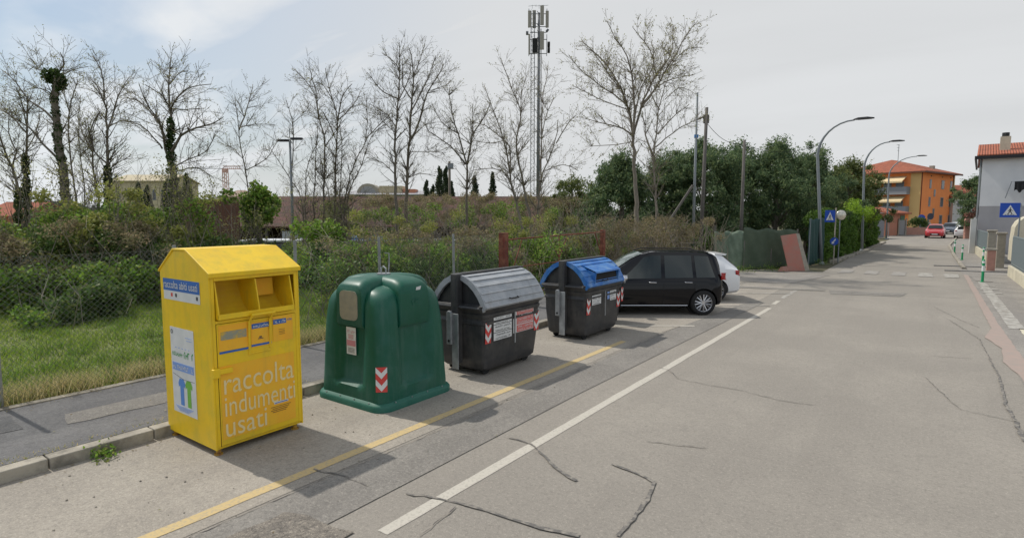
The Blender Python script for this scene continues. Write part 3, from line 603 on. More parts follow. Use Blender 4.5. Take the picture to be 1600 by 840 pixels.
glass_bank()

# ------------------------------------------------------------------ big wheeled street containers
def container(label, loc, lid, hood, notices, rz=0, group='large charcoal street containers with domed lids'):
    t = thing('street_container', label, 'waste container', loc, rz, group); t.scale = (1, 1.33, 1.0)
    def rr(hx, hy, z, r=.07, n=4):
        p = []
        for cx, cy_, a0 in ((hx - r, hy - r, 0), (-hx + r, hy - r, 90), (-hx + r, -hy + r, 180), (hx - r, -hy + r, 270)):
            for i in range(n + 1): a = R(a0 + 90 * i / n); p.append((cx + r * math.cos(a), cy_ + r * math.sin(a), z))
        return p
    b = MB(); b.loft([rr(.42, .52, .09), rr(.46, .55, .13), rr(.475, .565, .28), rr(.5, .59, .6), rr(.505, .595, .84), rr(.52, .605, .85), rr(.523, .607, .9), rr(.51, .6, .91), rr(.515, .603, .96), rr(.535, .612, .97), rr(.54, .614, 1.02), rr(.52, .605, 1.03), rr(.54, .62, 1.08), rr(.57, .635, 1.1), rr(.575, .64, 1.16), rr(.56, .63, 1.17)])
    auto_smooth(b.build('body', M['dark_pl'], t), 40)
    for s in (-1, 1):
        e = MB()
        pts = [(-.53, s * .58, 1.165), (.53, s * .58, 1.165), (.5, s * .58, 1.27), (.38, s * .58, 1.43), (.2, s * .58, 1.54), (0, s * .58, 1.585), (-.2, s * .58, 1.54), (-.38, s * .58, 1.43), (-.5, s * .58, 1.27)]
        e.prism(pts, (0, -s * .04, 0)); e.build('end_panel', M['dark_pl'], t)
    for s in (1, -1):
        prof = [(.04, 1.63)]; N_ = 6
        arc = [(.04, 1.625), (.16, 1.6), (.28, 1.54), (.39, 1.45), (.48, 1.34), (.55, 1.22), (.585, 1.13)]
        top = []
        for i in range(len(arc) - 1):
            (xa, za), (xb, zb) = arc[i], arc[i + 1]; top += [(xa, za), (xb + .012, zb + .014)]
        top.append(arc[-1]); inner = [(x - .035 if x > .1 else x, z - .035) for x, z in arc][::-1]
        l_ = MB(); l_.prism([(s * x, -.62, z) for x, z in top + inner], (0, 1.24, 0))
        edge = MB()
        for q in (-1, 1):
            l_.prism([(s * x, q * .59, z + .012) for x, z in arc] + [(s * (x - .06 if x > .1 else x), q * .59, z - .06) for x, z in arc[::-1]], (0, q * .045, 0))
        lo = l_.build('lid', lid, t)
        if s == 1:
            hd = MB(); hd.tube([(.56, -.14, 1.235), (.6, -.13, 1.225), (.6, .02, 1.225), (.56, .03, 1.235)], .012, 6); hd.build('handle', M['trim'], lo)
        if hood:
            x0, x1 = .27, .62
            hb = MB(); hy = .42
            hb.prism([(s * .2, -hy, 1.575), (s * .6, -hy, 1.43), (s * .62, -hy, 1.4), (s * .2, -hy, 1.54)], (0, 2 * hy, 0))
            for q in (-1, 1): hb.prism([(s * .22, q * hy, 1.56), (s * .595, q * hy, 1.43), (s * .575, q * hy, 1.18), (s * .45, q * hy, 1.25)], (0, -q * .03, 0))
            hb.build('slot_hood', lid, lo)
            sl = MB(); sl.prism([(s * .52, -hy + .04, 1.43), (s * .56, -hy + .04, 1.2), (s * .5, -hy + .04, 1.2), (s * .4, -hy + .04, 1.46)], (0, 2 * hy - .08, 0)); sl.build('slot', M['dark_slot'], lo)
    br = MB(); br.box(-.05, .05, -.64, .64, 1.6, 1.66); br.build('top_bar', M['dark_pl'], t, bevel=.008)
    for s in (-1, 1):
        p = MB(); p.box(-.07, .07, min(s * .6, s * .7), max(s * .6, s * .7), .2, 1.655); p.build('side_post', M['dark_pl'], t, bevel=.01)
        g = MB(); ya, yb = sorted((s * .7, s * .715)); g.box(-.03, .1, ya, yb, .12, 1.02); g.build('lifting_plate', M['galv'], t, bevel=.004)
        g = MB(); ya, yb = sorted((s * .715, s * .755)); g.box(-.1, -.005, ya, yb, .52, 1.02); g.tube([(-.052, s * .715, 1.02), (-.052, s * .756, 1.02)], .048, 12); g.build('lifting_pin', M['galv'], t, bevel=.01)
        g = MB(); g.tube([(-.05, s * .754, .58), (-.05, s * .76, .58)], .022, 8); g.build('pin_hole', M['dark_slot'], t)
        g = MB(); g.tube([(-.5, s * .66, 1.13), (.5, s * .66, 1.13)], .028, 8); g.build('side_rail', M['dark_pl'], t)
    for x in (-.34, .34):
        for y in (-.42, .42):
            w = MB(); w.tube([(x - .02, y, .075), (x + .02, y, .075)], .075, 12); wo = w.build('wheel', M['rubber'], t)
            w = MB(); w.box(x - .03, x + .03, y - .04, y + .04, .08, .13); w.build('bracket', M['galv'], wo)
    hl = MB(); hl.box(.535, .548, -.01, .008, .45, .98); hl.build('hinge_strip', M['galv'], t)
    F = (.508, -.58, 0)
    chevron(t, (.503, -.575, .55), (0, 1, 0), Vector((.03, 0, 1)).normalized(), .11, .34)
    chevron(t, (.503, .465, .55), (0, 1, 0), Vector((.03, 0, 1)).normalized(), .11, .34)
    for (m_, y0, y1, z0, z1, txt, tm) in notices:
        if m_ is rd: sticker('notice_border', M['st_white'], t, (.514, 0, 0), (0, 1, 0), (0, 0, 1), y0 - .02 - (.06 if z0 < .8 else .03), y1 + .012, z0 - .008, z1 + .008, .002)
        n_ = sticker('notice', m_, t, (.515, 0, 0), (0, 1, 0), (0, 0, 1), y0, y1, z0, z1, .004)
        if txt:
            lines = txt.split('|'); hh = (z1 - z0) / len(lines)
            for i, s_ in enumerate(lines): scrawl(len(s_), (.524, y0 + .03, z1 - hh * (i + 1) + hh * .25), (0, 1, 0), (0, 0, 1), (y1 - y0) - .06, hh * .5, 'lettering', tm, n_, .002)
    return t
wht, rd, dk = M['st_white'], M['st_orange'], M['st_dark']
container('charcoal street container with ribbed grey domed lid', (-6.13, 7.78, 0), M['grey_lid'], False,
          [(wht, -.42, -.05, .83, .95, 'aaaaaaaaaaaaa|aaaaaaaaaa|aaaaaaaaaaaa', dk), (wht, -.42, -.05, .7, .82, 'aaaaaaaaaaaaaaa|aaaaaaaaaaa', dk), (wht, -.42, -.05, .57, .69, 'aaaaaaaaaaaaaaaaaa|aaaaaaaaaaaaaa', dk),
           (rd, .06, .43, .87, .98, 'aaaaaaaaaaaa|aaaaaaaaaaaaaaaa', wht), (rd, .06, .43, .74, .855, 'aaaaaaaaaaaaaaaa|aaaaaaaaaaaa', wht), (rd, .06, .43, .61, .725, 'aaaaaaaaaaa|aaaaaaaaaaaaaa', wht)])
container('charcoal street container with bright blue slotted paper lid', (-6.1, 11.05, 0), M['blue_lid'], True,
          [(wht, -.42, -.12, .73, .93, 'aaaaaaaaaaaa|aaaaaaaaaaaa|aaaaaaaaaa|aaaaaaaaaaa', dk), (M['st_pale'], .1, .18, .78, .94, '', wht), (wht, .2, .42, .74, .95, 'aaaaaaaaa|aaaaaaa|aaaaaaaa', dk)])
def small_bin():
    t = thing('wheeled_bin', 'small dark wheeled bin mostly hidden behind the blue lidded container', 'wheeled bin', (-6.42, 12.62, 0))
    b = MB(); b.loft([[(x * hx, y * hy, z) for x, y in ((1, 1), (-1, 1), (-1, -1), (1, -1))] for z, hx, hy in ((.12, .3, .24), (.95, .38, .29), (.96, .4, .31), (1.03, .4, .31))]); b.build('body', M['dark_pl'], t, bevel=.02)
    l = MB(); l.loft([[(x * hx, y * hy, z) for x, y in ((1, 1), (-1, 1), (-1, -1), (1, -1))] for z, hx, hy in ((1.035, .41, .32), (1.09, .39, .3), (1.12, .25, .2))]); l.build('lid', M['dark_pl'], t, bevel=.015)
    for x in (-.25, .25):
        for y in (-.2, .2): w = MB(); w.tube([(x - .02, y, .06), (x + .02, y, .06)], .06, 12); w.build('wheel', M['rubber'], t)
    k = MB(); k.tube([(.4, .26, .98), (.46, .26, .98)], .04, 10); k.build('knob', M['galv'], t)
    chevron(t, (.405, .16, .5), (0, 1, 0), (0, 0, 1), .11, .34)
small_bin()

# ------------------------------------------------------------------ cars
def interp(tab, x, c): return float(np.interp(x, [r[0] for r in tab], [r[c] for r in tab]))
def car(name, label, tab, paint, loc, heading, wheels, wr, pillars, glass_front, glass_rear, detail=True, group=None, L=None):
    """tab rows (x, z_bottom, belt_z, half width, roof_z, half roof width), front at +x; heading = world angle of +x"""
    t = thing(name, label, 'car', loc, heading, group)
    xs = np.unique(np.concatenate([np.linspace(tab[0][0], tab[-1][0], 44), [r[0] for r in tab]]))
    def sec(x):
        zb, be, w, zr, wr_ = [interp(tab, x, c) for c in range(1, 6)]
        h = be - zb
        return [(0, zb), (w * .86, zb), (w * .96, zb + .1 * h), (w * .995, zb + .3 * h), (w * 1.0, zb + .55 * h), (w * .985, zb + .8 * h), (w * .955, be), (w * .955 + (wr_ - w * .955) * .578, be + (zr - be) * .52 + .0), (wr_ , be + (zr - be) * .9), (wr_ * .93, be + (zr - be) * .985), (wr_ * .6, zr + .01 * (zr - be)), (0, zr + .02)]
    rings = []
    for x in xs:
        s = sec(x); rings.append([(x, y, z) for y, z in s] + [(x, -y, z) for y, z in s[-2:0:-1]])
    b = MB(); b.loft(rings); body = b.build('body', paint, t); auto_smooth(body, 28)
    # cut the wheel arches out of the body
    cut = MB()
    for wx in wheels:
        for s in (-1, 1): ya, yb = sorted((s * .55, s * 1.2)); cut.tube([(wx, ya, wr), (wx, yb, wr)], wr * 1.13, 28)
    co = cut.build('cut', None, t); auto_smooth(co)
    bo = body.modifiers.new('arches', 'BOOLEAN'); bo.object = co; bo.operation = 'DIFFERENCE'; bo.solver = 'EXACT'
    dg = bpy.context.evaluated_depsgraph_get(); dg.update(); me = bpy.data.meshes.new_from_object(body.evaluated_get(dg)); body.modifiers.clear(); body.data = me
    bpy.data.objects.remove(co); auto_smooth(body, 28)
    ins = MB()
    for wx in wheels: 
        for s in (-1, 1): ya, yb = sorted((s * .52, s * .57)); ins.tube([(wx, ya, wr), (wx, yb, wr)], wr * 1.15, 20)
    ins.build('wheel_well', M['trim'], t)
    # glass panels lying on the body surface
    def on(x, tt, s, off):
        zb, be, w, zr, wr_ = [interp(tab, x, c) for c in range(1, 6)]
        a = Vector((x, w * .955, be)); c = Vector((x, wr_, be + (zr - be) * .9)); p = a.lerp(c, tt); p.y += off; p.y *= s; return p
    for s in (-1, 1):
        for (xb0, xb1, xt0, xt1) in pillars:
            q = MB(); vs = []; n = 8
            for i in range(n + 1):
                for j in range(5):
                    tt = .03 + .92 * j / 4; x0 = xb0 + (xt0 - xb0) * j / 4; x1 = xb1 + (xt1 - xb1) * j / 4
                    vs.append(on(x0 + (x1 - x0) * i / n, tt, s, .006))
            q.add(vs, [(i * 5 + j, i * 5 + j + 1, (i + 1) * 5 + j + 1, (i + 1) * 5 + j) for i in range(n) for j in range(4)]); q.build('side_window', M['glassg'] if detail else M['glass'], t, smooth=True)
    for nm, (xa, xb), up in (('windscreen', glass_front, .012), ('rear_window', glass_rear, .012)):
        q = MB(); vs = []; n = 6; m_ = 8
        for i in range(n + 1):
            x = xa + (xb - xa) * i / n; s_ = sec(x)
            wtop, ztop = s_[-3][0] * .97, s_[-3][1]
            for j in range(m_ + 1):
                y = -1 + 2 * j / m_; yy = y * wtop
                zz = s_[-1][1] + (ztop - s_[-1][1]) * abs(y) ** 2.2
                nx = .02 if nm == 'windscreen' else -.02
                vs.append((x + nx, yy, zz + up))
        q.add(vs, [(i * (m_ + 1) + j, i * (m_ + 1) + j + 1, (i + 1) * (m_ + 1) + j + 1, (i + 1) * (m_ + 1) + j) for i in range(n) for j in range(m_)]); q.build(nm, M['screen_glass'] if detail else M['glass'], t, smooth=True)
    W = max(r[3] for r in tab)
    for wx in wheels:
        for s in (-1, 1):
            y1 = s * (W - .015); y0 = s * (W - .22)
            prof = [(wr * .66, y1 - s * .012), (wr * .72, y1), (wr * .93, y1 - s * .004), (wr * 1.0, y1 - s * .045), (wr * 1.0, y0 + s * .045), (wr * .93, y0), (wr * .66, y0)]
            ty = MB(); n = 28; ty.loft([[(wx + r * math.cos(a * 2 * math.pi / n), y, wr + r * math.sin(a * 2 * math.pi / n)) for a in range(n)] for r, y in prof], cap=False)
            w_ = ty.build('wheel', M['rubber'], t, smooth=True)
            rm = MB(); rm.tube([(wx, y1 - s * .05, wr), (wx, y1 - s * .06, wr)], wr * .67, 24); rm.build('wheel_disc', M['trim'], w_)
            sp = MB(); ns = 7
            for k in range(ns):
                for dd in (-.2, .2):
                    a = 2 * math.pi * k / ns; a1 = a + dd
                    p0 = Vector((wx + .14 * wr * math.cos(a), y1 - s * .02, wr + .14 * wr * math.sin(a))); p1 = Vector((wx + .66 * wr * math.cos(a1), y1 - s * .022, wr + .66 * wr * math.sin(a1)))
                    sp.tube([p0, p1], [.022, .017], 5)
            sp.loft([[(wx + r * math.cos(a * 2 * math.pi / n), y, wr + r * math.sin(a * 2 * math.pi / n)) for a in range(n)] for r, y in ((wr * .64, y1 - s * .02), (wr * .69, y1 - s * .004), (wr * .7, y1 - s * .02))], cap=False)
            sp.tube([(wx, y1 - s * .03, wr), (wx, y1 - s * .012, wr)], wr * .15, 12); sp.build('rim', M['alloy'], w_)
    return t, on, sec
FIAT = [(-1.76, .42, .6, .6, .64, .54), (-1.75, .32, .78, .68, .84, .58), (-1.73, .29, .92, .76, 1.04, .6), (-1.69, .27, .96, .81, 1.26, .6), (-1.62, .26, .97, .85, 1.46, .59), (-1.54, .25, .97, .868, 1.56, .59), (-1.36, .24, .965, .882, 1.61, .6),
        (-.8, .22, .96, .89, 1.64, .615), (-.1, .22, .95, .89, 1.645, .62), (.12, .22, .94, .89, 1.63, .615), (.34, .22, .94, .89, 1.575, .605), (.62, .22, .94, .888, 1.44, .62), (.92, .22, .94, .885, 1.24, .67), (1.2, .22, .94, .88, 1.05, .73), (1.35, .22, .92, .875, 1.0, .74), (1.7, .23, .88, .86, .95, .7), (1.95, .25, .76, .8, .8, .6), (2.05, .32, .62, .7, .65, .5), (2.07, .4, .55, .66, .58, .45)]
rear = Vector((-4.33, 16.2)); hd = -AX; cc = rear + hd * 2.07
t, on, sec = car('parked_car', 'glossy black five door car parked nose in beside the blue lidded container', FIAT, M['carblack'], (-6.15, 14.8, 0), math.atan2(hd.y, hd.x), (-1.22, 1.36), .33,
    [(-.12, .98, -.14, .3), (-.94, -.22, -.93, -.23), (-1.52, -1.03, -1.38, -1.01)], (1.22, .32), (-1.71, -1.58))
def car_extras(t, on, sec, paint, tl=(.92, 1.1), hatch=False):
    xr = 0 if hatch else .2
    for s in (-1, 1):
        m = MB(); m.loft([[((.86 if not hatch else 1.0) + dx_ , s * (.88 + y), .97 + z * k) for y, z in ((0, -.05), (.2, -.05), (.23, .03), (.18, .1), (0, .08))] for dx_, k in ((-.06, 1), (.04, 1), (.09, .7))]); m.build('door_mirror', M['chrome'] if not hatch else paint, t, smooth=True)
        for x in ((-.82, .1) if not hatch else (-.55, .5)):
            h = MB(); h.tube([(x - .1, s * .893, .86), (x - .08, s * .92, .862), (x + .08, s * .92, .866), (x + .1, s * .893, .868)], .012, 6); h.build('door_handle', M['chrome'] if not hatch else paint, t)
        q = MB(); zb, zt = tl; y_ = interp(FIAT if not hatch else IBIZA, -1.9 if hatch else -1.7, 3)
        q.loft([[(-1.93 + xr * .85 + dx_, s * (y_ - (.02 if hatch else .0) + dy_ * k), zb + (zt - zb) * i) for dx_, dy_ in ((-.075, -.16), (-.045, -.03), (.02, .012), (.09, .02), (.03, -.1))] for i, k in ((0, .2), (.12, .7), (.35, 1), (.7, 1), (.9, .7), (1, .2))]); q.build('tail_light', M['taillight'], t, smooth=True)
        q = MB(); q.tube([(-.8, s * .885, .27), (.92, s * .885, .27)], .012, 6); q.build('sill_trim', M['chrome'] if not hatch else M['trim'], t)
        q = MB()
        for xx in ((.88, -.18, -.98) if not hatch else (.3, -.66)): q.tube([(xx, s * (.898), .3), (xx, s * .897, .6), (xx - .01, s * .885, .84)], .003, 4)
        q.build('door_seam', M['trim'], t)
    q = MB(); q.box(-2.05 + xr * 1.35, -2.0 + xr * 1.35, -.62, .62, .32, .47); q.build('rear_bumper', M['trim'], t, bevel=.02)
    q = MB(); q.box(-2.1, -2.085, -.26, .26, .55, .66) if hatch else q.box(-1.775, -1.765, -.26, .26, .66, .77); q.build('number_plate', M['st_white'], t)
    if not hatch:
        for s in (-1, 1): r = MB(); r.tube([(-1.4, s * .56, 1.61), (-1.2, s * .565, 1.655), (.1, s * .575, 1.665), (.32, s * .57, 1.6)], .014, 6); r.build('roof_rail', M['trim'], t)
car_extras(t, on, sec, M['carblack'])
IBIZA = [(-2.02, .4, .6, .72, .64, .64), (-2.0, .3, .8, .78, .84, .66), (-1.93, .26, .93, .83, 1.0, .66), (-1.75, .24, .96, .86, 1.16, .6), (-1.52, .22, .97, .875, 1.36, .56), (-1.35, .21, .965, .88, 1.4, .56), (-.7, .2, .95, .885, 1.44, .58), (-.1, .2, .93, .885, 1.445, .59), (.3, .2, .915, .885, 1.4, .59), (.6, .2, .9, .88, 1.27, .62), (1.0, .2, .885, .875, 1.0, .7), (1.15, .2, .87, .87, .93, .72), (1.6, .22, .8, .85, .86, .68), (1.95, .25, .68, .78, .72, .55), (2.03, .35, .55, .68, .58, .45)]
wc2 = grd(1118, 470)
t2, on2, sec2 = car('parked_car', 'white hatchback parked behind the black car, only its tail showing', IBIZA, M['carwhite'], (wc2.x - 1.5, wc2.y - .12, 0), math.atan2(hd.y, hd.x), (-1.28, 1.3), .32,
    [(.3, 1.0, .22, .5), (-.6, .2, -.6, .14), (-1.35, -.7, -1.2, -.7)], (1.05, .45), (-1.9, -1.56))
car_extras(t2, on2, sec2, M['carwhite'], (.78, .93), True)
sp = MB(); sp.prism([(-1.62, -.56, 1.36), (-1.66, -.56, 1.41), (-1.3, -.56, 1.42), (-1.3, -.56, 1.38)], (0, 1.12, 0)); sp.build('spoiler', M['carwhite'], t2)
# cars at the far end of the street
def far_car(label, paint, loc, hdg, sc=1.0):
    tt, _, _ = car('parked_car' if 'parked' in label else 'moving_car', label, IBIZA, paint, loc, hdg, (-1.28, 1.3), .32, [(.3, 1.0, .22, .5), (-.6, .2, -.6, .14), (-1.35, -.7, -1.2, -.7)], (1.05, .45), (-1.9, -1.56), detail=False, group='cars at the far end of the street')
    for s in (-1, 1):
        q = MB(); q.loft([[(1.86 + dx_, s * (.62 + dy_), .6 + z) for dx_, dy_ in ((-.02, -.12), (.13, -.1), (.08, .08), (-.08, .14))] for z in (0, .06, .1)]); q.build('headlight', M['headlight'], tt)
        q = MB(); q.loft([[(-1.95 + dx_, s * (.68 + dy_), .78 + z) for dx_, dy_ in ((-.06, -.08), (-.05, .08), (.1, .13), (.1, -.05))] for z in (0, .08, .14)]); q.build('tail_light', M['taillight'], tt)
    q = MB(); q.box(1.98, 2.06, -.4, .4, .34, .5); q.build('grille', M['trim'], tt)
    q = MB(); q.box(2.06, 2.07, -.25, .25, .38, .48); q.build('number_plate', M['st_white'], tt)
    tt.scale = (sc, sc, sc); return tt
p = grd(1461, 371.3); far_car('red car driving towards the camera down the far street', M['carred'], (p.x, p.y, 0), R(-92), 1.05)
p = at(1482, 365.5, 76); far_car('dark slate car parked just behind the red car', M['carblue'], (p.x + .2, p.y + 1.5, 0), R(-100), 1.05)
p = at(1445, 366, 84); far_car('black car parked on the left behind the red car', M['cargrey'], (p.x, p.y, 0), R(-88))
p = at(1495, 364, 78); far_car('pale car with dark windows parked before the white house', M['carwhite'], (p.x + .3, p.y + 5, 0), R(-80), 1.05)
p = grd(1503, 371.5); far_car('small white car seen from the front at the right kerb', M['carwhite'], (p.x + .1, p.y, 0), R(88), .95)

# ------------------------------------------------------------------ chain link fence, rusty gate
def chain_fence():
    t = thing('wire_fence', 'chain link fence with thin grey posts behind the street containers', 'fence', (-9.6, 3, .1))
    def loc(y, z): return Vector((0, y - 3, z - .1))
    Y0, Y1, zb, zt, st = -1.0, 12.55, .16, 2.05, .075
    w = MB(); H_ = zt - zb; y = Y0 - H_
    while y < Y1:
        for s in (1, -1):
            a0, a1 = (y, y + H_) if s == 1 else (y + H_, y)
            # clip
            ya, yb, za, zb_ = a0, a1, zb, zt
            lo, hi = Y0, Y1
            def clip(ya, za, yb, zb2):
                out = []
                for (p, q, u, v) in ((ya, za, yb, zb2), (yb, zb2, ya, za)):
                    if p < lo: k = (lo - p) / (u - p); p, q = lo, q + (v - q) * k
                    if p > hi: k = (hi - p) / (u - p); p, q = hi, q + (v - q) * k
                    out.append((p, q))
                return out
            if max(a0, a1) <= lo or min(a0, a1) >= hi: continue
            (pa, qa), (pb, qb) = clip(a0, zb, a1, zt)
            w.tube([loc(pa, qa), loc(pb, qb)], .0022, 3)
        y += st
    for z in (zb, (zb + zt) / 2, zt): w.tube([loc(Y0, z), loc(Y1, z)], .003, 3)
    w.build('wire_mesh', M['wire'], t)
    for y in (-.3, 1.98, 4.2, 6.3, 8.35, 10.75):
        p = MB(); r = .03; p.tube([loc(y, .05), loc(y + random.uniform(-.02, .02), 2.12)], r, 8); p.build('post', M['post'], t)
    p = MB(); p.tube([loc(8.45, .1), loc(8.62, 1.55)], .015, 6); p.tube([loc(8.62, 1.55), loc(8.62, 1.75), loc(8.5, 1.77)], .012, 6); p.build('bent_pipe', M['galv'], t)
chain_fence()
def gate():
    t = thing('rusty_gate', 'rusty red steel gate frame with braces between two heavy posts', 'gate', (-9.55, 15.6, 0))
    for y, w in ((12.75, .1), (18.7, .075)):
        p = MB(); p.box(-w, w, y - 15.6 - w, y - 15.6 + w, 0, 2.1 if w > .09 else 2.05); p.build('post', M['rust'], t, bevel=.01)
    f = MB(); a, c = -2.7, 3.0
    for pts, r in (([(0, a, 1.9), (0, c, 1.98)], .02), ([(0, a, .3), (0, c, .3)], .018), ([(0, .1, .3), (0, .1, 1.93)], .02), ([(0, a, .5), (0, a + .75, 1.9)], .015), ([(0, .1, 1.2), (0, .6, 1.9)], .013), ([(0, .1, 1.2), (0, -.4, 1.9)], .013), ([(0, c, 1.2), (0, c - .5, 1.95)], .02), ([(0, a, 1.1), (0, c, 1.12)], .015)): f.tube(pts, r, 6)
    f.build('frame', M['rust'], t)
gate()

# ------------------------------------------------------------------ trees
class Tree:
    def __init__(s, D, seed, zone): s.b = MB(); s.tips = []; s.pts = []; s.D = D; s.r = random.Random(seed); s.zone = zone; s.ivy = []
    def P(s, q, off):
        (x0, y0, k) = s.zone; return at(x0 + q[0] / k, y0 + q[1] / k, s.D + off)
    def grow(s, p, d, L, r, lvl, dens=1.0):
        n = max(3, int(L / .28)); pts = [p]; q = p.copy(); dd = d.copy()
        for i in range(n):
            dd = (dd + Vector((s.r.gauss(0, .13), s.r.gauss(0, .13), s.r.gauss(.035, .1)))).normalized(); q = q + dd * (L / n); pts.append(q.copy())
        rs = [max(.0045, r * (1 - .85 * i / n)) for i in range(n + 1)]
        s.b.tube(pts, rs, 4 if lvl < 2 else 3, cap=False)
        if lvl >= 3: s.tips += pts[1:]; return
        k = int(max(2, L / (.3 if lvl == 1 else .19)) * dens)
        for j in range(k):
            i = int(s.r.uniform(.15, 1) * n); i = min(i, n - 1); a = pts[i]; ax = (pts[i + 1] - pts[i]).normalized()
            o = ax.orthogonal().normalized(); o.rotate(Matrix.Rotation(s.r.uniform(0, 6.28), 3, ax)); ang = R(s.r.uniform(25, 60))
            nd = (ax * math.cos(ang) + o * math.sin(ang) + Vector((0, 0, .12))).normalized()
            s.grow(a, nd, L * s.r.uniform(.28, .55) * (1 - .35 * i / n), max(.0045, rs[i] * .6), lvl + 1, dens)
        s.tips.append(pts[-1])
    def limb(s, zp, w0, w1=.012, spread=1.6, root=False, dens=1.0, twig=1.0, ivy=0, bare=.25):
        w0 *= .8; dens *= 2.1
        """zp: limb drawn by its bends; wanders in depth as it rises"""
        off = 0; pts = []; dr = s.r.choice((-1, 1)) * s.r.uniform(.3, 1) * spread
        n = len(zp)
        for i, q in enumerate(zp): pts.append(s.P(q, dr * (i / max(1, n - 1)) ** 1.3))
        if root: pts = [Vector((pts[0].x, pts[0].y, -.05))] + pts
        # refine with a smooth curve
        fine = []
        for i in range(len(pts) - 1):
            p0 = pts[max(0, i - 1)]; p1 = pts[i]; p2 = pts[i + 1]; p3 = pts[min(len(pts) - 1, i + 2)]; m = max(2, int((p2 - p1).length / .35))
            for j in range(m):
                u = j / m; fine.append(.5 * ((2 * p1) + (p2 - p0) * u + (2 * p0 - 5 * p1 + 4 * p2 - p3) * u * u + (3 * p1 - p0 - 3 * p2 + p3) * u ** 3) + Vector((s.r.gauss(0, .015), s.r.gauss(0, .015), 0)))
        fine.append(pts[-1]); m = len(fine); rs = [w0 + (w1 - w0) * (i / (m - 1)) ** .8 for i in range(m)]
        s.b.tube(fine, rs, 8 if w0 > .08 else 5, cap=True)
        Lt = sum((fine[i + 1] - fine[i]).length for i in range(m - 1))
        k = int(Lt / .3 * dens)
        for j in range(k):
            f = s.r.uniform(bare, 1); i = min(m - 2, int(f * (m - 1))); ax = (fine[i + 1] - fine[i]).normalized()
            o = ax.orthogonal().normalized(); o.rotate(Matrix.Rotation(s.r.uniform(0, 6.28), 3, ax)); ang = R(s.r.uniform(30, 65))
            nd = (ax * math.cos(ang) + o * math.sin(ang) + Vector((0, 0, .2))).normalized()
            s.grow(fine[i], nd, 1.15 * twig * s.r.uniform(.5, 1.5) * (1.15 - .6 * f), min(rs[i] * .5, .022), 2, 1.0)
        s.tips.append(fine[-1])
        if ivy:
            e = int(m * ivy)
            for i in range(e): s.ivy += [(fine[i], rs[i])]
        return fine
    def finish(s, label, bark='bark', buds='bud', nb=1.0, size=.048, group='bare spring trees beyond the fence', ivy_r=1.9):
        base = Vector(s.b.v[0]); t = thing('bare_tree', label, 'tree', (base.x, base.y, 0), 0, group)
        s.b.v = [(x - base.x, y - base.y, z) for x, y, z in s.b.v]
        s.b.build('trunk', M[bark], t, smooth=True)
        tp = np.array([(p.x - base.x, p.y - base.y, p.z) for p in s.tips]); P = tp[rng.random(len(tp)) < nb * .8]
        leaf_mesh('crown', P + rng.normal(0, .045, P.shape), size, M[buds], t, .6)
        if s.ivy:
            c = np.array([(p.x - base.x, p.y - base.y, p.z) for p, r in s.ivy]); rr = np.array([max(.12, r * ivy_r + .05) for p, r in s.ivy])
            leaf_mesh('ivy', clumps(c, np.c_[rr, rr, np.full(len(rr), .28)], 210, .45), .1, M['ivy'], t, .8)
        return t
ZA, ZB, ZC, ZD, ZE = (0, 70, 2.4), (190, 70, 2.4), (430, 50, 2.4), (680, 0, 2.1), (880, 20, 2.2125)
T = Tree(21, 1, ZA)
T.limb([(72, 700), (70, 560), (45, 460), (18, 390), (-10, 300)], .12, .02, root=True, ivy=.6); T.limb([(45, 460), (60, 400), (30, 330), (35, 250)], .04); T.limb([(18, 390), (-20, 350), (-30, 260)], .03)
T.finish('leaning bare tree with ivy to mid height at the left edge', nb=1.5)
T = Tree(22, 2, ZA)
T.limb([(112, 760), (98, 520), (98, 400), (102, 300), (105, 190)], .11, .02, root=True, ivy=.72); T.limb([(100, 330), (60, 285), (20, 245), (0, 215)], .04); T.limb([(98, 400), (130, 340), (150, 260)], .03); T.limb([(100, 300), (75, 200), (60, 160)], .03)
T.finish('slim bare tree with ivy sleeve just left of the thick ivy trunk', nb=1.3)
T = Tree(21, 3, ZA)
T.limb([(262, 740), (245, 560), (228, 430), (214, 310), (206, 200), (213, 118)], .24, .1, spread=.4, root=True, ivy=1, bare=.5, dens=.5)
T.limb([(212, 300), (170, 250), (110, 210), (60, 140), (12, 98)], .06); T.limb([(215, 425), (160, 370), (110, 312), (50, 272), (0, 240)], .06)
T.limb([(206, 170), (180, 115), (130, 85), (108, 98)], .035); T.limb([(213, 118), (240, 70), (225, 28)], .035); T.limb([(218, 125), (270, 95), (330, 82)], .03); T.limb([(208, 200), (170, 170), (120, 160)], .03)
top = T.P((213, 125), 0); T.ivy = [(p_, r_ * .55) for p_, r_ in T.ivy]; T.ivy += [(top + Vector((random.gauss(0, .12), random.gauss(0, .12), random.gauss(0, .16))), .09) for _ in range(4)]
T.finish('stout ivy clad trunk topped by a dark burr of twigs', nb=1.3, ivy_r=1.45)
T = Tree(24, 4, ZA)
T.limb([(288, 620), (282, 540), (268, 450), (256, 330), (262, 240), (278, 180), (292, 130)], .07, .015, root=True); T.limb([(320, 600), (318, 520), (300, 420), (297, 300), (302, 190)], .05, root=True); T.limb([(260, 250), (240, 190), (250, 130)], .03); T.limb([(300, 420), (335, 370), (330, 290)], .03)
T.finish('thin twin stemmed bare tree right of the thick ivy trunk', nb=1.3)
T = Tree(22, 5, ZA)
T.limb([(410, 780), (406, 560), (402, 400), (398, 280), (392, 180), (378, 95), (345, 42)], .13, .015, root=True, ivy=.5, bare=.4); T.limb([(400, 330), (420, 270), (442, 195), (485, 120)], .05); T.limb([(402, 445), (352, 400), (346, 330), (375, 250)], .045)
T.limb([(412, 560), (425, 450), (500, 425)], .03); T.limb([(402, 310), (450, 285), (525, 292)], .03); T.limb([(395, 220), (360, 150), (330, 120)], .03)
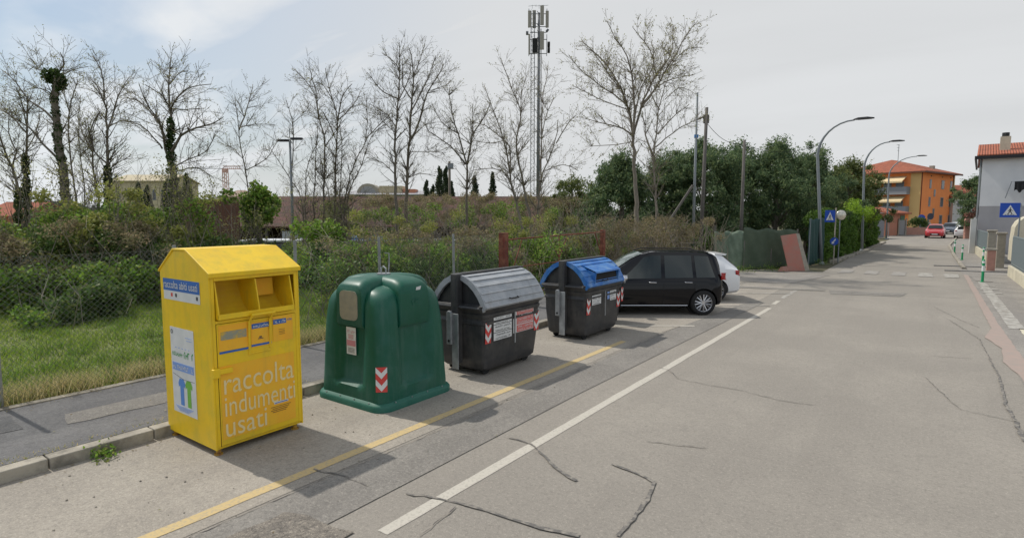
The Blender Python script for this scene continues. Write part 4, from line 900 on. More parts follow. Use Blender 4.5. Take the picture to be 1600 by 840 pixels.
T.finish('tall forked bare tree with ivied lower trunk before the pale villa', nb=1.2)
T = Tree(23, 6, ZA)
T.limb([(378, 660), (352, 470), (345, 390), (338, 330), (370, 255)], .09, .02, root=True, ivy=.4); T.limb([(345, 400), (310, 330), (290, 270)], .04); T.limb([(352, 470), (330, 420), (300, 390)], .03)
T.finish('short crooked bare tree against the tall forked one', buds='budy', nb=2)
T = Tree(21, 7, ZB)
T.limb([(208, 700), (197, 560), (186, 420), (186, 300), (181, 230), (178, 150), (185, 45)], .2, .015, spread=.5, root=True, ivy=.72, bare=.6, dens=.7)
for q, w in (([(184, 440), (165, 390), (150, 310), (105, 250), (55, 205), (5, 200)], .075), ([(155, 390), (120, 350), (70, 300), (10, 285)], .04), ([(152, 320), (130, 270), (90, 210), (65, 145)], .04), ([(190, 400), (220, 340), (280, 312), (340, 295), (382, 270)], .075),
             ([(192, 460), (250, 430), (320, 400), (352, 325)], .035), ([(205, 475), (280, 460), (345, 500)], .03), ([(184, 240), (215, 190), (250, 160), (335, 148)], .045), ([(180, 230), (150, 190), (88, 150)], .035), ([(178, 130), (150, 88)], .02), ([(186, 240), (240, 243), (312, 238)], .03), ([(179, 150), (210, 110), (250, 98)], .022)): T.limb(q, w)
T.finish('broad bare tree with thick ivy covered trunk above the tall cypress', nb=.8)
T = Tree(25, 8, ZB)
T.limb([(482, 620), (465, 470), (445, 390), (440, 310), (425, 200)], .06, root=True); T.limb([(440, 320), (470, 240), (492, 148)], .04); T.limb([(440, 310), (500, 298), (575, 300)], .03); T.limb([(455, 430), (420, 390), (395, 378)], .02); T.limb([(465, 470), (540, 430), (590, 350)], .03)
T.finish('thin bare tree rising right of the tower crane', nb=.9)
T = Tree(26, 9, ZC)
T.limb([(182, 660), (186, 430), (166, 330), (150, 240), (112, 180), (70, 138)], .09, root=True, bare=.4); T.limb([(162, 330), (150, 210), (128, 138)], .035); T.limb([(206, 640), (182, 540), (170, 470)], .04, root=True); T.limb([(146, 650), (150, 520), (156, 400), (160, 300)], .05, root=True); T.limb([(112, 630), (116, 530), (140, 450), (160, 415)], .06, root=True)
T.limb([(186, 430), (230, 370), (250, 330)], .03); T.finish('clustered thin stems beside the double headed lamp post', nb=.7)
T = Tree(25, 10, ZC)
T.limb([(224, 640), (229, 420), (235, 330), (215, 255), (188, 135)], .1, root=True, bare=.4); T.limb([(235, 335), (252, 240), (288, 195)], .045); T.limb([(246, 640), (248, 450), (243, 350)], .06, root=True); T.limb([(230, 420), (200, 330), (170, 290)], .03); T.limb([(235, 330), (290, 280), (320, 220)], .035); T.limb([(215, 255), (180, 200), (150, 190)], .025)
T.finish('upright bare tree with forked top left of the fan of stems', nb=.7)
T = Tree(25, 11, ZC)
T.limb([(262, 640), (300, 485), (340, 400), (343, 240)], .06, root=True); T.limb([(270, 640), (322, 500), (360, 395), (412, 345)], .055, root=True); T.limb([(340, 400), (390, 350), (440, 300)], .03)
T.finish('two slanting thin stems leaning right together', nb=.7)
T = Tree(28, 12, ZC)
T.limb([(100, 640), (62, 560), (0, 465), (-30, 420)], .06, root=True); T.limb([(62, 560), (68, 420), (64, 330), (40, 255)], .045); T.limb([(66, 340), (110, 300), (130, 260)], .02)
T.finish('low bare tree leaning left behind the double headed lamp post', nb=.7)
T = Tree(25, 13, ZC)
T.limb([(457, 740), (450, 540), (453, 380), (461, 260), (466, 150), (440, 108), (400, 78)], .12, root=True, bare=.4); T.limb([(466, 150), (465, 38)], .03); T.limb([(455, 360), (420, 310), (350, 268)], .035); T.limb([(461, 250), (405, 225), (345, 152)], .04); T.limb([(448, 530), (400, 490), (342, 470)], .03); T.limb([(461, 260), (500, 180), (510, 110)], .04)
T.limb([(453, 380), (400, 330), (385, 300)], .025); T.finish('tall straight bare tree, the left one of the highest pair', nb=.7)
T = Tree(26, 14, ZC)
T.limb([(490, 740), (495, 520), (506, 400), (511, 280), (520, 170), (500, 58)], .15, root=True, bare=.4, w1=.015)
for q, w in (([(520, 170), (562, 45)], .03), ([(506, 410), (540, 330), (570, 230), (620, 150), (632, 118)], .07), ([(508, 400), (560, 350), (602, 340)], .03), ([(495, 550), (540, 530), (602, 540)], .03), ([(505, 450), (560, 448), (640, 452)], .02), ([(512, 255), (480, 200), (478, 98)], .04), ([(508, 300), (560, 200), (602, 88)], .05), ([(580, 220), (640, 200), (660, 180)], .02)): T.limb(q, w)
T.finish('tall wide bare tree, the right one of the highest pair', nb=.7)
T = Tree(25, 15, ZD)
T.limb([(104, 800), (103, 600), (105, 540), (76, 440), (50, 350), (48, 288)], .1, root=True, bare=.45, w1=.015); T.limb([(105, 540), (126, 440), (165, 380), (182, 328)], .06); T.limb([(100, 540), (50, 480), (-20, 430), (-40, 400)], .045); T.limb([(126, 450), (122, 340)], .03); T.limb([(78, 440), (20, 400), (-10, 340)], .03)
T.finish('small bare tree with a low fork left of the phone mast', nb=1.3)
T = Tree(24, 16, ZD)
for q, w in (([(290, 780), (250, 600), (225, 460), (182, 340), (160, 278)], .09), ([(322, 780), (290, 610), (266, 480), (280, 370), (250, 290), (215, 190)], .1), ([(332, 780), (346, 600), (390, 480), (402, 395)], .09)): T.limb(q, w, root=True, bare=.4)
for q, w in (([(268, 660), (240, 580), (190, 552), (118, 560)], .045), ([(245, 560), (240, 480), (160, 410), (100, 400)], .045), ([(350, 440), (352, 340), (370, 215)], .04), ([(346, 600), (352, 430), (388, 320)], .05), ([(396, 470), (440, 400), (460, 380)], .03), ([(280, 380), (285, 300), (300, 250)], .03), ([(225, 460), (180, 470), (120, 460)], .025), ([(360, 560), (420, 540), (470, 560)], .025)): T.limb(q, w)
T.finish('many stemmed bare tree standing round the phone mast', bark='bark_l', nb=1.6)
T = Tree(26, 17, ZE)
T.limb([(255, 720), (247, 540), (241, 430), (226, 340), (190, 240), (130, 158), (62, 98)], .19, .015, root=True, bare=.45)
for q, w in (([(241, 430), (246, 330), (240, 240), (220, 150), (182, 90), (150, 28)], .08), ([(238, 425), (205, 400), (120, 378), (55, 360)], .06), ([(240, 445), (190, 455), (75, 462)], .03), ([(243, 420), (280, 300), (330, 200), (370, 150), (382, 45)], .08), ([(268, 330), (350, 210), (425, 80), (466, 28)], .06), ([(222, 320), (170, 280), (70, 208), (20, 148)], .05),
             ([(244, 370), (270, 260), (312, 180), (310, 108)], .045), ([(200, 265), (150, 200), (98, 128)], .035), ([(320, 215), (300, 130), (240, 50)], .035), ([(350, 210), (420, 130), (480, 120)], .03), ([(225, 335), (130, 300), (30, 250)], .035), ([(275, 310), (350, 240), (450, 215)], .035)): T.limb(q, w, twig=1.1)
T.finish('largest bare tree, fan shaped crown above the dark conifers', bark='bark_l', nb=2, size=.065)
T = Tree(25, 18, ZE)
T.limb([(322, 680), (312, 500), (322, 420), (332, 330), (352, 258), (372, 188)], .1, root=True, bare=.4); T.limb([(312, 500), (285, 420), (274, 340)], .07)
for q, w in (([(320, 465), (400, 400), (485, 358)], .04), ([(325, 420), (390, 350), (435, 318)], .04), ([(332, 335), (300, 270), (280, 198)], .04), ([(350, 300), (400, 260), (440, 270)], .025)): T.limb(q, w)
T.finish('slimmer bare tree on the right side of the fan shaped tree', bark='bark_l', buds='budy', nb=1.6)
# small trees and saplings in front of the brown shed
for i, (px_, py_, D_, h_, lb) in enumerate(((42, 520, 15.5, 150, 'thin sapling with pale leaves by the left lawn edge'), (188, 455, 17, 175, 'thin pale sapling standing before the dark bushes'), (398, 410, 20, 90, 'slender sapling under the ivy topped stump'), (300, 420, 19, 150, 'thin leaning ivy sapling right of the broad ivy tree'))):
    T = Tree(D_, 40 + i, (0, 0, 1)); l_ = (0, 0, 6, -25)[i]
    T.limb([(px_, py_), (px_ - 3 + l_ * .3, py_ - h_ * .5), (px_ - 6 + l_, py_ - h_)], .035, .008, root=True, spread=.5, bare=.2, dens=1.6)
    T.finish(lb, buds='budy', nb=3, size=.07, bark='bark_l', group='thin saplings along the thicket')
# ivy topped stump
tp = at(402, 300, 20.5); t = thing('ivy_stump', 'round ivy topped tree stump before the brown shed roof', 'tree', (tp.x, tp.y, 0))
b = MB(); b.tube([(0, 0, 0), (.02, .05, 1.5), (-.1, 0, 2.6), (0, 0, 3.2)], [.09, .08, .1, .12], 8); b.build('trunk', M['bark'], t)
ctr = [(random.gauss(0, .22), random.gauss(0, .25), 2.9 + random.gauss(.05, .33)) for _ in range(30)] + [(-.45 + random.gauss(0, .12), 0, 2.45 + random.gauss(0, .2)) for _ in range(10)]
leaf_mesh('crown', clumps(ctr, .3, 160), .11, M['bush'], t, .8)

# ------------------------------------------------------------------ conifers and leafy trees on the right of the gate
def crown_tree(name, label, px_, D_, ztop, zbot, rad, m, seed, group, n=26, size=.2, shape=1.0, per=330, trunk=.22, lay=.8, cat='tree'):
    base = at(px_, 335, D_); t = thing(name, label, cat, (base.x, base.y, 0), 0, group); rd_ = random.Random(seed)
    tb = MB(); tb.tube([(0, 0, -.1), (.05, 0, zbot + (ztop - zbot) * .4), (0, .05, ztop * .93)], [trunk, trunk * .65, .04], 8)
    cs, rs = [], []
    k = int(n * 5)
    for i in range(k):
        f = rd_.random() ** .85; z = zbot + (ztop - zbot) * f
        env = rad * (1 + .22 * math.sin(seed + 9 * f)) * (math.sin(math.pi * min(1, (.14 + .86 * f) ** shape)) ** .6 if f > .12 else .75) * rd_.uniform(.7, 1.25); a = rd_.uniform(0, 6.283); r = env * rd_.uniform(.45, 1) ** .5
        c = Vector((r * math.cos(a), r * math.sin(a), z + .15 * r + (rd_.random() ** 4) * .9)); cs.append(tuple(c)); q = rd_.uniform(.22, .6) * (rad / 2.6) ** .5; rs.append((q, q, q * lay * (1.5 if f > .8 else 1)))
        if i % 5 == 0: tb.tube([(0, 0, max(.5, z - r * .45)), tuple(c * .55 + Vector((0, 0, z * .42))), tuple(c)], [.05, .03, .012], 4)
    tb.build('trunk', M['bark'], t)
    P = clumps(cs, rs, int(per * .6), .05); P = P + rng.normal(0, .1, P.shape) * (rng.random((len(P), 1)) < .2) * 2.2; leaf_mesh('crown', P, size, M[m], t, .32, up=1.0)
    return t
G1 = 'dark conifers behind the green net fence'
for i, (a, D_, zt, rad, lb) in enumerate(((970, 31, 5.0, 1.8, 'dark conifer directly behind the largest bare tree'), (1035, 34, 5.4, 2.2, 'dark conifer left of the two wooden poles'), (1098, 32, 5.9, 2.1, 'dark conifer rising behind the two wooden poles'),
     (1150, 36, 6.0, 2.4, 'dark conifer above the pale tarp end of the net fence'), (1210, 36, 6.4, 2.6, 'tallest dark conifer above the middle of the net fence'), (1262, 38, 6.2, 2.3, 'dark conifer just left of the first curved street lamp'))):
    crown_tree('conifer', lb, a, D_, zt, .9, rad, 'conif', 100 + i, G1, n=40, size=.17, shape=.8, per=330, lay=.8)
crown_tree('leafy_tree', 'rounder yellow green tree between the two curved street lamps', 1322, 45, 6.0, 1.2, 2.4, 'conifl', 120, None, n=30, size=.22, per=260, shape=.9)
crown_tree('leafy_tree', 'dark tree spreading over the hedge behind the second street lamp', 1300, 49, 5.4, 1.0, 2.5, 'conif', 121, None, n=26, size=.25, per=220)
crown_tree('leafy_tree', 'dark tree beside the grey house at the far right', 1524, 62, 6.4, .8, 1.7, 'conif', 122, None, n=26, size=.25, per=240)
crown_tree('leafy_tree', 'low loose green tree between the phone mast and the conifers', 893, 34, 4.3, 1.6, 1.6, 'conifl', 123, None, n=12, size=.18, per=220)
crown_tree('leafy_tree', 'pale green bushy tree left of the first dark conifer', 925, 38, 3.4, .8, 1.2, 'bushl', 124, None, n=12, size=.18, per=200)
# cypresses far behind the shed
for i, (a, top_, D_, w_) in enumerate(((294, 272, 62, .75), (688, 262, 55, .6), (697, 262, 58, .6), (676, 290, 60, .5), (742, 276, 60, .6), (770, 270, 60, .55), (667, 282, 64, .5), (218, 286, 70, .8), (232, 290, 72, .7), (262, 284, 70, .8), (706, 285, 60, .5))):
    b0 = at(a, 335, D_); zt = at(a, top_, D_).z
    t = thing('cypress', ['narrow cypress standing alone left of the tower crane', 'tall cypress left of the box topped pole', 'tall cypress touching the box topped pole', 'short cypress left of the tall pair', 'cypress alone right of the box topped pole', 'cypress nearest the phone mast', 'lowest leftmost cypress by the domed building', 'cypress at the left end of the pale villa', 'second cypress before the pale villa', 'cypress at the right end of the pale villa', 'short cypress just right of the box topped pole'][i], 'cypress', (b0.x, b0.y, 0), 0, 'cypresses on the skyline')
    tb = MB(); tb.tube([(0, 0, 0), (0, 0, zt * .9)], [.15, .03], 6); tb.build('trunk', M['bark'], t)
    zz = np.linspace(.4, zt - .2, 26); rr = w_ * np.sin(np.pi * np.clip((zz / zt) ** .8 * .9 + .08, 0, 1)) ** .7
    leaf_mesh('crown', clumps(np.c_[rng.normal(0, .05, 26), rng.normal(0, .05, 26), zz], np.c_[rr, rr, np.full(26, .35)], 130, .3), .28, M['cyp'], t, .35)

# ------------------------------------------------------------------ thickets
def thicket(name, label, cs, rs, m, per=240, size=.12, kind=None, twigs=0, cat='shrub', group=None, asp=.6):
    cs = np.array(cs, float); base = cs.mean(0); base[2] = 0
    tw = MB()
    for i in range(int(twigs * .6)):
        c = cs[random.randrange(len(cs))]; a = random.uniform(0, 6.28); q = Vector(c - base); g0 = Vector((q.x + random.gauss(0, .2), q.y + random.gauss(0, .2), .05)); e = q + Vector((random.gauss(0, .5), random.gauss(0, .5), random.uniform(.1, .8)))
        o_ = Vector((random.gauss(0, .5), random.gauss(0, .5), 0)); g0 += o_; m1 = g0.lerp(e, .35) + Vector((random.gauss(0, .18), random.gauss(0, .18), .3)); m2 = g0.lerp(e, .7) + Vector((random.gauss(0, .2), random.gauss(0, .2), .35)); tw.tube([g0, m1, m2, e + Vector((random.gauss(0, .3), random.gauss(0, .3), 0))], [.011, .009, .006, .003], 3)
    P = clumps(cs - base, rs, per, .15); P = P[P[:, 2] > .02]
    if kind == 'stuff':
        o = leaf_mesh(name, P, size, M[m], None, asp); o.location = base; tag(o, label, cat, kind='stuff')
        if twigs: tw.build('twigs', M['bark_l'], o)
    else:
        o = thing(name, label, cat, tuple(base), 0, group); leaf_mesh('foliage', P, size, M[m], o, asp)
        if twigs: tw.build('stem', M['bark_l'], o)
    return o
def row(p0, p1, n, h, r, jit=.5):
    p0, p1 = Vector(p0), Vector(p1); cs, rs = [], []
    for i in range(n):
        p = p0.lerp(p1, (i + random.random()) / n); z = h * random.random() ** .8; q = r * random.uniform(.6, 1.25); cs.append((p.x + random.gauss(0, jit), p.y + random.gauss(0, jit), z + p.z)); rs.append((q, q, q * .75))
    return cs, rs
# undergrowth behind the lawn (left), and along the fence behind the bins
for nm, lb, a, c, n, h, r, m, sz, tw in (
    ('undergrowth', 'mixed green undergrowth under the ivied trees at the left', (-23.5, 3, 0), (-19.8, 9.3, 0), 100, 2.9, .45, 'bush', .12, 220),
    ('undergrowth', 'brown bramble tangle behind the left lawn', (-21, 2, 0), (-18.5, 8, 0), 50, 2.4, .4, 'bramble', .08, 360),
    ('undergrowth', 'yellow green leafing shoots among the left undergrowth', (-22, 3, 0), (-19, 9, 0), 60, 3.4, .38, 'budy', .09, 200),
    ('undergrowth', 'low green scrub and nettles edging the back of the lawn', (-20.5, 1.5, 0), (-17.2, 9.2, 0), 90, 1.1, .45, 'bush', .11, 20),
    ('undergrowth', 'dark ivy masses low in the left undergrowth', (-22, 3, 0), (-18.5, 9.5, 0), 70, 2.0, .5, 'bushd', .11, 20),
    ('undergrowth', 'dark leafy thicket between lawn and brown shed', (-21, 10.5, 0), (-14.5, 17, 0), 80, 1.3, .6, 'bushd', .14, 60),
    ('undergrowth', 'ivy and bramble bank along the fence behind the bottle bank', (-12.8, 8.8, 0), (-10.9, 16.5, 0), 80, 1.75, .5, 'bush', .085, 120),
    ('undergrowth', 'dark ivy low in the bank behind the street containers', (-12.0, 8.5, 0), (-10.6, 18.5, 0), 70, 1.3, .45, 'bushd', .085, 60),
    ('undergrowth', 'dry brown twigs tangled in the bank behind the containers', (-12.6, 9, 0), (-10.6, 20, 0), 70, 2.1, .4, 'bramble', .06, 420),
    ('undergrowth', 'yellow green shoots topping the bank below the shed', (-14.5, 11, 0), (-11.5, 20, 0), 46, 2.6, .35, 'budy', .07, 120),
    ('roof_creeper', 'brown and green creeper spilling over the right half of the shed roof', tuple(at(560, 345, 35)), tuple(at(925, 345, 35)), 120, 1.5, .4, 'bramble', .09, 420),
    ('undergrowth', 'scrub climbing up before the shed eaves', tuple(at(470, 335, 27) - Vector((0, 0, 2.6))), tuple(at(860, 335, 29) - Vector((0, 0, 2.6))), 130, 3.0, .42, 'bush', .09, 420),
    ('scrub', 'tall loose scrub with pale buds between the left trunks', (-23, 5, 0), (-19.5, 11, 0), 70, 4.2, .5, 'bud', .06, 520),
    ('scrub', 'thin scrub between the stems left of the highest trees', tuple(at(440, 335, 24) - Vector((0, 0, 2.6))), tuple(at(600, 335, 26) - Vector((0, 0, 2.6))), 50, 3.6, .5, 'bud', .06, 420),
    ('scrub', 'brown scrub round the foot of the many stemmed tree', tuple(at(620, 335, 25) - Vector((0, 0, 2.6))), tuple(at(930, 335, 26) - Vector((0, 0, 2.6))), 90, 3.3, .5, 'bramble', .06, 700),
    ('bramble_thicket', 'tall dry bramble thicket behind the black car', (-10.2, 19.6, 0), (-8.9, 26.2, 0), 120, 2.4, .42, 'bramble', .06, 900),
    ('bramble_thicket', 'green leaves mixed low through the dry bramble thicket', (-10.6, 19.6, 0), (-9.4, 26, 0), 34, 1.8, .4, 'bush', .07, 60),
    ('undergrowth', 'mixed scrub at the foot of the conifers', (-14, 24, 0), (-9, 30, 0), 60, 1.8, .6, 'bushd', .13, 120)):
    cs, rs = row(a, c, n, h, r, .55); thicket(nm, lb, cs, rs, m, 80 if nm == 'scrub' else 260, sz, 'stuff', tw, 'undergrowth')
# shrubs one can tell apart
for i, (px_, py_, h, r, m, lb, sz) in enumerate(((120, 500, .9, .75, 'bushd', 'low dark glossy bush at the lawn edge left of centre', .12), (180, 478, 1.3, .9, 'bush', 'mid green bush behind the lawn in front of the sapling', .12), (222, 452, 1.3, .8, 'bushd', 'dark bush touching the yellow bin silhouette', .12),
     (8, 470, 1.1, .9, 'bushd', 'dark bush cut by the left edge of the view', .13), (70, 505, .5, .6, 'bush', 'small low bush at the left lawn edge', .1), (220, 425, 2.4, 1.1, 'bushl', 'bright green bush above the lawn near the broad ivy tree', .13), (30, 440, 2.2, .9, 'bushd', 'tall dark ivy mound below the leaning tree', .13),
     (100, 430, 2.3, .8, 'ivy', 'dark ivy mound wrapped round the stout trunk foot', .12), (330, 420, 1.7, 1.2, 'bushd', 'wide dark green bush below the brown shed roof', .13), (520, 400, 2.5, .9, 'bush', 'round green bush among the thin clustered stems', .12), (460, 425, 1.6, .7, 'bushl', 'pale green bush left of the bottle bank', .1), (160, 420, 1.9, 1.0, 'bushl', 'fresh green bush between the left trees', .13), (300, 395, 2.2, .8, 'bushl', 'yellow green bush against the brown shed', .11))):
    p = grd(px_, py_, .1); D_ = min(depth(p), 19.5); p = at(px_, 335, D_)
    cs = [(p.x + random.gauss(0, r * .45), p.y + random.gauss(0, r * .45), h * random.uniform(.1, .9)) for _ in range(26)]
    thicket('bush', lb, cs, r * .42, m, 200, sz, None, 12, 'bush', 'bushes beyond the lawn')

# lawn
X = rng.uniform(-20, -9.6, 90000); Y = rng.uniform(-2, 16, 90000); k = (Y < 14 + (X + 9.6) * .2)
hv = .085 * (1 + .5 * np.sin(X * 1.7 + 2 * np.sin(Y * .9)) * np.sin(Y * 2.1 + X)) ; tag(blades('lawn_grass', X[k], Y[k], .1, hv[k], .016, M['grass']), 'short green grass of the fenced lawn', 'grass', kind='stuff')
tc_ = np.c_[rng.uniform(-17, -9.8, 240), rng.uniform(-1, 12, 240)]; ti = rng.integers(0, 240, 15000); tp_ = tc_[ti] + rng.normal(0, .1, (15000, 2))
tag(blades('weed_tufts', tp_[:, 0], tp_[:, 1], .1, .2, .014, M['bush'], .5), 'taller weed tufts scattered through the lawn', 'grass', kind='stuff')
LX = np.r_[rng.normal(-7.02, .06, 260), rng.uniform(-9.35, -7.2, 160), rng.normal(-9.3, .06, 300), rng.uniform(-7, -4, 90)]; LZ = np.r_[np.full(260, .01), np.full(160, .135), np.full(300, .14), np.full(90, .014)]
o = leaf_mesh('fallen_leaves', np.c_[LX, rng.uniform(-1, 13, len(LX)), LZ], .035, M['bramble'], None, .6, flat=.0); o.data.vertices.foreach_get('co', (cz := np.zeros(len(o.data.vertices) * 3))); cz = cz.reshape(-1, 3); cz[:, 2] = np.repeat(LZ, 4) + (cz[:, 2] - np.repeat(LZ, 4)) * .25 + .004; o.data.vertices.foreach_set('co', cz.ravel()); tag(o, 'dry leaf litter along kerb and pavement', 'leaves', kind='stuff')
X = rng.normal(-9.78, .17, 16000); Y = rng.uniform(-1, 13, 16000); dens = np.array([math.sin(y * 3.1) * .3 + math.sin(y * 7.3) * .25 + .75 for y in Y]); k = (X < -9.5) & (rng.random(16000) < dens)
tag(blades('dry_grass', X[k], Y[k], .1, .27, .013, M['straw'], .45), 'dry straw coloured grass along the pavement edge', 'grass', kind='stuff')
X = rng.uniform(-7.5, -7.3, 500); Y = rng.uniform(-1, 5, 500); tag(blades('kerb_moss', X, Y, .125, .03, .01, M['straw'], .6), 'thin dry weeds in the joint behind the kerb', 'grass', kind='stuff')
def weed(lb, x, y, z, n, h, r, m='bush'):
    t = thing('weed', lb, 'weed', (x, y, z)); P = np.c_[rng.normal(0, r, n), rng.normal(0, r, n), np.abs(rng.normal(h * .5, h * .4, n))]; leaf_mesh('foliage', P, .05, M[m], t, .5)
weed('green weed growing at the kerb foot left of the yellow bin', -7.06, 2.25, 0, 160, .12, .07)
for i in range(4): weed('small tuft at the foot of the ' + ('net fence near its pale end', 'net fence at its middle', 'leaning red panel', 'first curved street lamp')[i], (-6.9, -6.0, -5.2, -4.75)[i], (27.3, 28.6, 29.9, 33.8)[i], 0, 420, .25, .35)

# ------------------------------------------------------------------ phone mast
def mast():
    D = 62; base = at(838, 335, D); H_ = at(838, 14, D).z
    t = thing('phone_mast', 'tall grey telecom mast with antenna panels at its top', 'phone mast', (base.x, base.y, 0), YAW)
    p = MB(); p.tube([(0.18, 0, 0), (.18, 0, H_ * .5), (.18, 0, H_ - .4)], [.21, .17, .12], 12); p.build('pole', M['mast'], t, smooth=True)
    l = MB()
    for x, y in ((-.62, -.15), (-.26, -.15)): l.tube([(x, y, 1), (x, y, H_ - .3)], .05, 4)
    z = 1.2
    while z < H_ - .5: l.tube([(-.62, -.15, z), (-.26, -.15, z)], .02, 4); l.tube([(-.26, -.15, z), (-.62, -.15, z + .45)], .014, 3) ; z += .45
    z = 2.5
    while z < H_: l.tube([(-.26, -.15, z), (.18, 0, z)], .03, 4); z += 2.2
    for x in (.5, .56): l.tube([(x, 0, 1), (x - .12, 0, H_ - 2)], .03, 4)
    l.build('ladder', M['mast'], t)
    y = lambda py: at(838, py, D).z
    f = MB()
    for zz in (y(22), y(42), y(51), y(62), y(84)): f.tube([(-.75, 0, zz), (1.0, 0, zz)], .04, 5); f.tube([(0, -.8, zz), (.3, .8, zz)], .035, 5)
    for x in (-.85, 1.02): f.tube([(x, 0, y(44)), (x, 0, y(14))], .035, 5); f.tube([(x, 0, y(88)), (x, 0, y(54))], .035, 5)
    for x in (-.5, .2, .7): f.tube([(x, 0, y(14)), (x, 0, y(8))], .02, 4); f.tube([(x - .4, 0, y(10)), (x + .45, 0, y(8.5))], .018, 4)
    f.build('antenna_frame', M['mast'], t)
    for (x0, x1, ya, yb, dep) in ((-.95, -.62, 44, 18, -.15), (.88, 1.2, 44, 18, -.1), (.3, .68, 42, 12, -.5), (-.9, -.72, 86, 54, -.1), (.28, .7, 80, 52, -.5), (-.45, -.1, 42, 14, .5)):
        q = MB(); q.box(x0, x1, dep - .12, dep + .05, y(ya), y(yb)); q.build('antenna_panel', M['antenna'], t, bevel=.03)
    q = MB(); q.tube([(1.1, 0, y(70)), (1.35, 0, y(70))], .3, 10); q.tube([(1.1, 0, y(79)), (1.35, 0, y(79))], .28, 10); q.box(-.5, .05, -.5, -.2, y(84), y(62)); q.build('radio_unit', M['rubber'], t)
    q = MB(); q.tube([(-1.15, 0, y(52)), (-.9, 0, y(52))], .2, 10); q.tube([(1.0, 0, y(47)), (1.15, 0, y(49))], .18, 8); q.build('dish', M['mast'], t)
mast()

# ------------------------------------------------------------------ poles and lamps
def pole(name, label, px_, ybase, ytop, D, r, m='wood', lean=0, cat='pole', group=None, extra=None):
    b0 = at(px_, 335, D); zt = at(px_, ytop, D).z; t = thing(name, label, cat, (b0.x, b0.y, 0), YAW, group)
    p = MB(); p.tube([(0, 0, 0), (lean, 0, zt)], [r, r * .7], 8); p.build('post', M[m], t, smooth=True)
    if extra: extra(t, zt, lean)
    return b0, zt
def ins1(t, z, l):
    q = MB(); q.box(l - .14, l + .12, -.05, .05, z - .75, z - .35); q.tube([(l, 0, z - .4), (l - .55, 0, z - .62)], .035, 5); q.build('bracket', M['wood'], t)
pole('utility_pole', 'weathered utility pole with bracket, right one of the close pair', 1096, 0, 168, 28.5, .11, lean=.1, extra=ins1, group='weathered poles behind the black car')
def brace(t, z, l): q = MB(); q.tube([(-.1, -.05, 4.0), (-1.7, -.3, 1.6)], .06, 6); q.build('stay', M['wood'], t); q = MB(); q.box(-.08, .1, -.05, .05, z - 2.1, z - 1.95); q.build('clamp', M['bluetarp'], t)
pole('utility_pole', 'taller slim grey pole with slanting stay, left one of the close pair', 1084, 0, 145, 28, .075, 'galv_d', extra=brace, group='weathered poles behind the black car')
pole('utility_pole', 'lone wooden pole standing at the pale end of the net fence', 1159, 0, 219, 28.5, .1, extra=None)
c_ = MB(); a_ = at(1082, 192, 28); cab0 = at(1098, 184, 28.5)
def floodlamp(t, z, l):
    q = MB(); q.box(-.12, .28, -.12, .12, z - .55, z - .15); q.tube([(0, 0, z), (.1, 0, z - .35)], .05, 5); q.build('lamp_box', M['galv_d'], t)
pole('floodlight_pole', 'dark pole topped by a square floodlight among the cypresses', 703, 0, 252, 42, .12, 'bark', extra=floodlamp, cat='floodlight')
def twin(t, z, l):
    for s, dz in ((-1, -.06), (1, .02)):
        q = MB(); q.loft([[(s * (x) + 0, y, z + zz + dz) for y, zz in ((-.13 * k, 0), (.13 * k, 0), (.1 * k, .09), (-.1 * k, .09))] for x, k in ((.03, .5), (.12, 1), (.5, 1), (.58, .5))]); q.build('lamp_head', M['trim'], t)
    q = MB(); q.tube([(0, 0, z + .1), (0, 0, z + .55)], .02, 5); q.build('spike', M['galv_d'], t)
pole('street_lamp', 'double headed lamp post rising behind the yellow bin', 457, 0, 219, 27, .075, 'galv_d', extra=twin, cat='street lamp', group='street lamps')
def curved_lamp(label, bx, by, hz, topx, reach, head, lean):
    t = thing('street_lamp', label, 'street lamp', (bx, by, 0), 0, 'street lamps')
    pts = [(0, 0, 0), (-lean * .5, 0, hz * .4), (-lean, 0, hz * .77)]; x0, z0 = -lean, hz * .77
    for i in range(1, 9):
        u = i / 8; a = u * math.pi / 2; pts.append((x0 + reach * (1 - math.cos(a)) * .75 + reach * .25 * u * u, 0, z0 + (hz - z0) * math.sin(a)))
    n = len(pts); p = MB(); p.tube(pts, [.09 - .055 * (i / (n - 1)) ** .7 for i in range(n)], 10); p.build('post', M['galv_d'], t, smooth=True)
    e = pts[-1]; h = MB(); h.loft([[(e[0] + x, y, e[2] + z) for y, z in ((-w, 0), (w, 0), (w * .8, hh), (-w * .8, hh))] for x, w, hh in ((-.05, .05, .05), (.15, .13, .1), (.55, .15, .1), (.85, .08, .05))]); ho = h.build('lamp_head', M['trim'], t, bevel=.01)
    g = MB(); g.box(e[0] + .15, e[0] + .75, -.09, .09, e[2] - .012, e[2] - .001); g.build('lamp_glass', M['shut'], ho)
    q = MB(); q.tube([(0, 0, 0), (0, 0, .12)], [.16, .12], 10); q.build('foot_collar', M['galv_d'], t)
curved_lamp('nearest curved street lamp reaching over the road beside the crossing sign', -4.62, 34.2, 7.35, 0, 1.6, 0, .42)
curved_lamp('second curved street lamp rising out of the hedge', -3.95, 48.2, 7.6, 0, 1.45, 0, .15)
curved_lamp('farthest curved street lamp before the orange apartment building', -3.8, 72.5, 8.5, 0, 2.3, 0, .1)

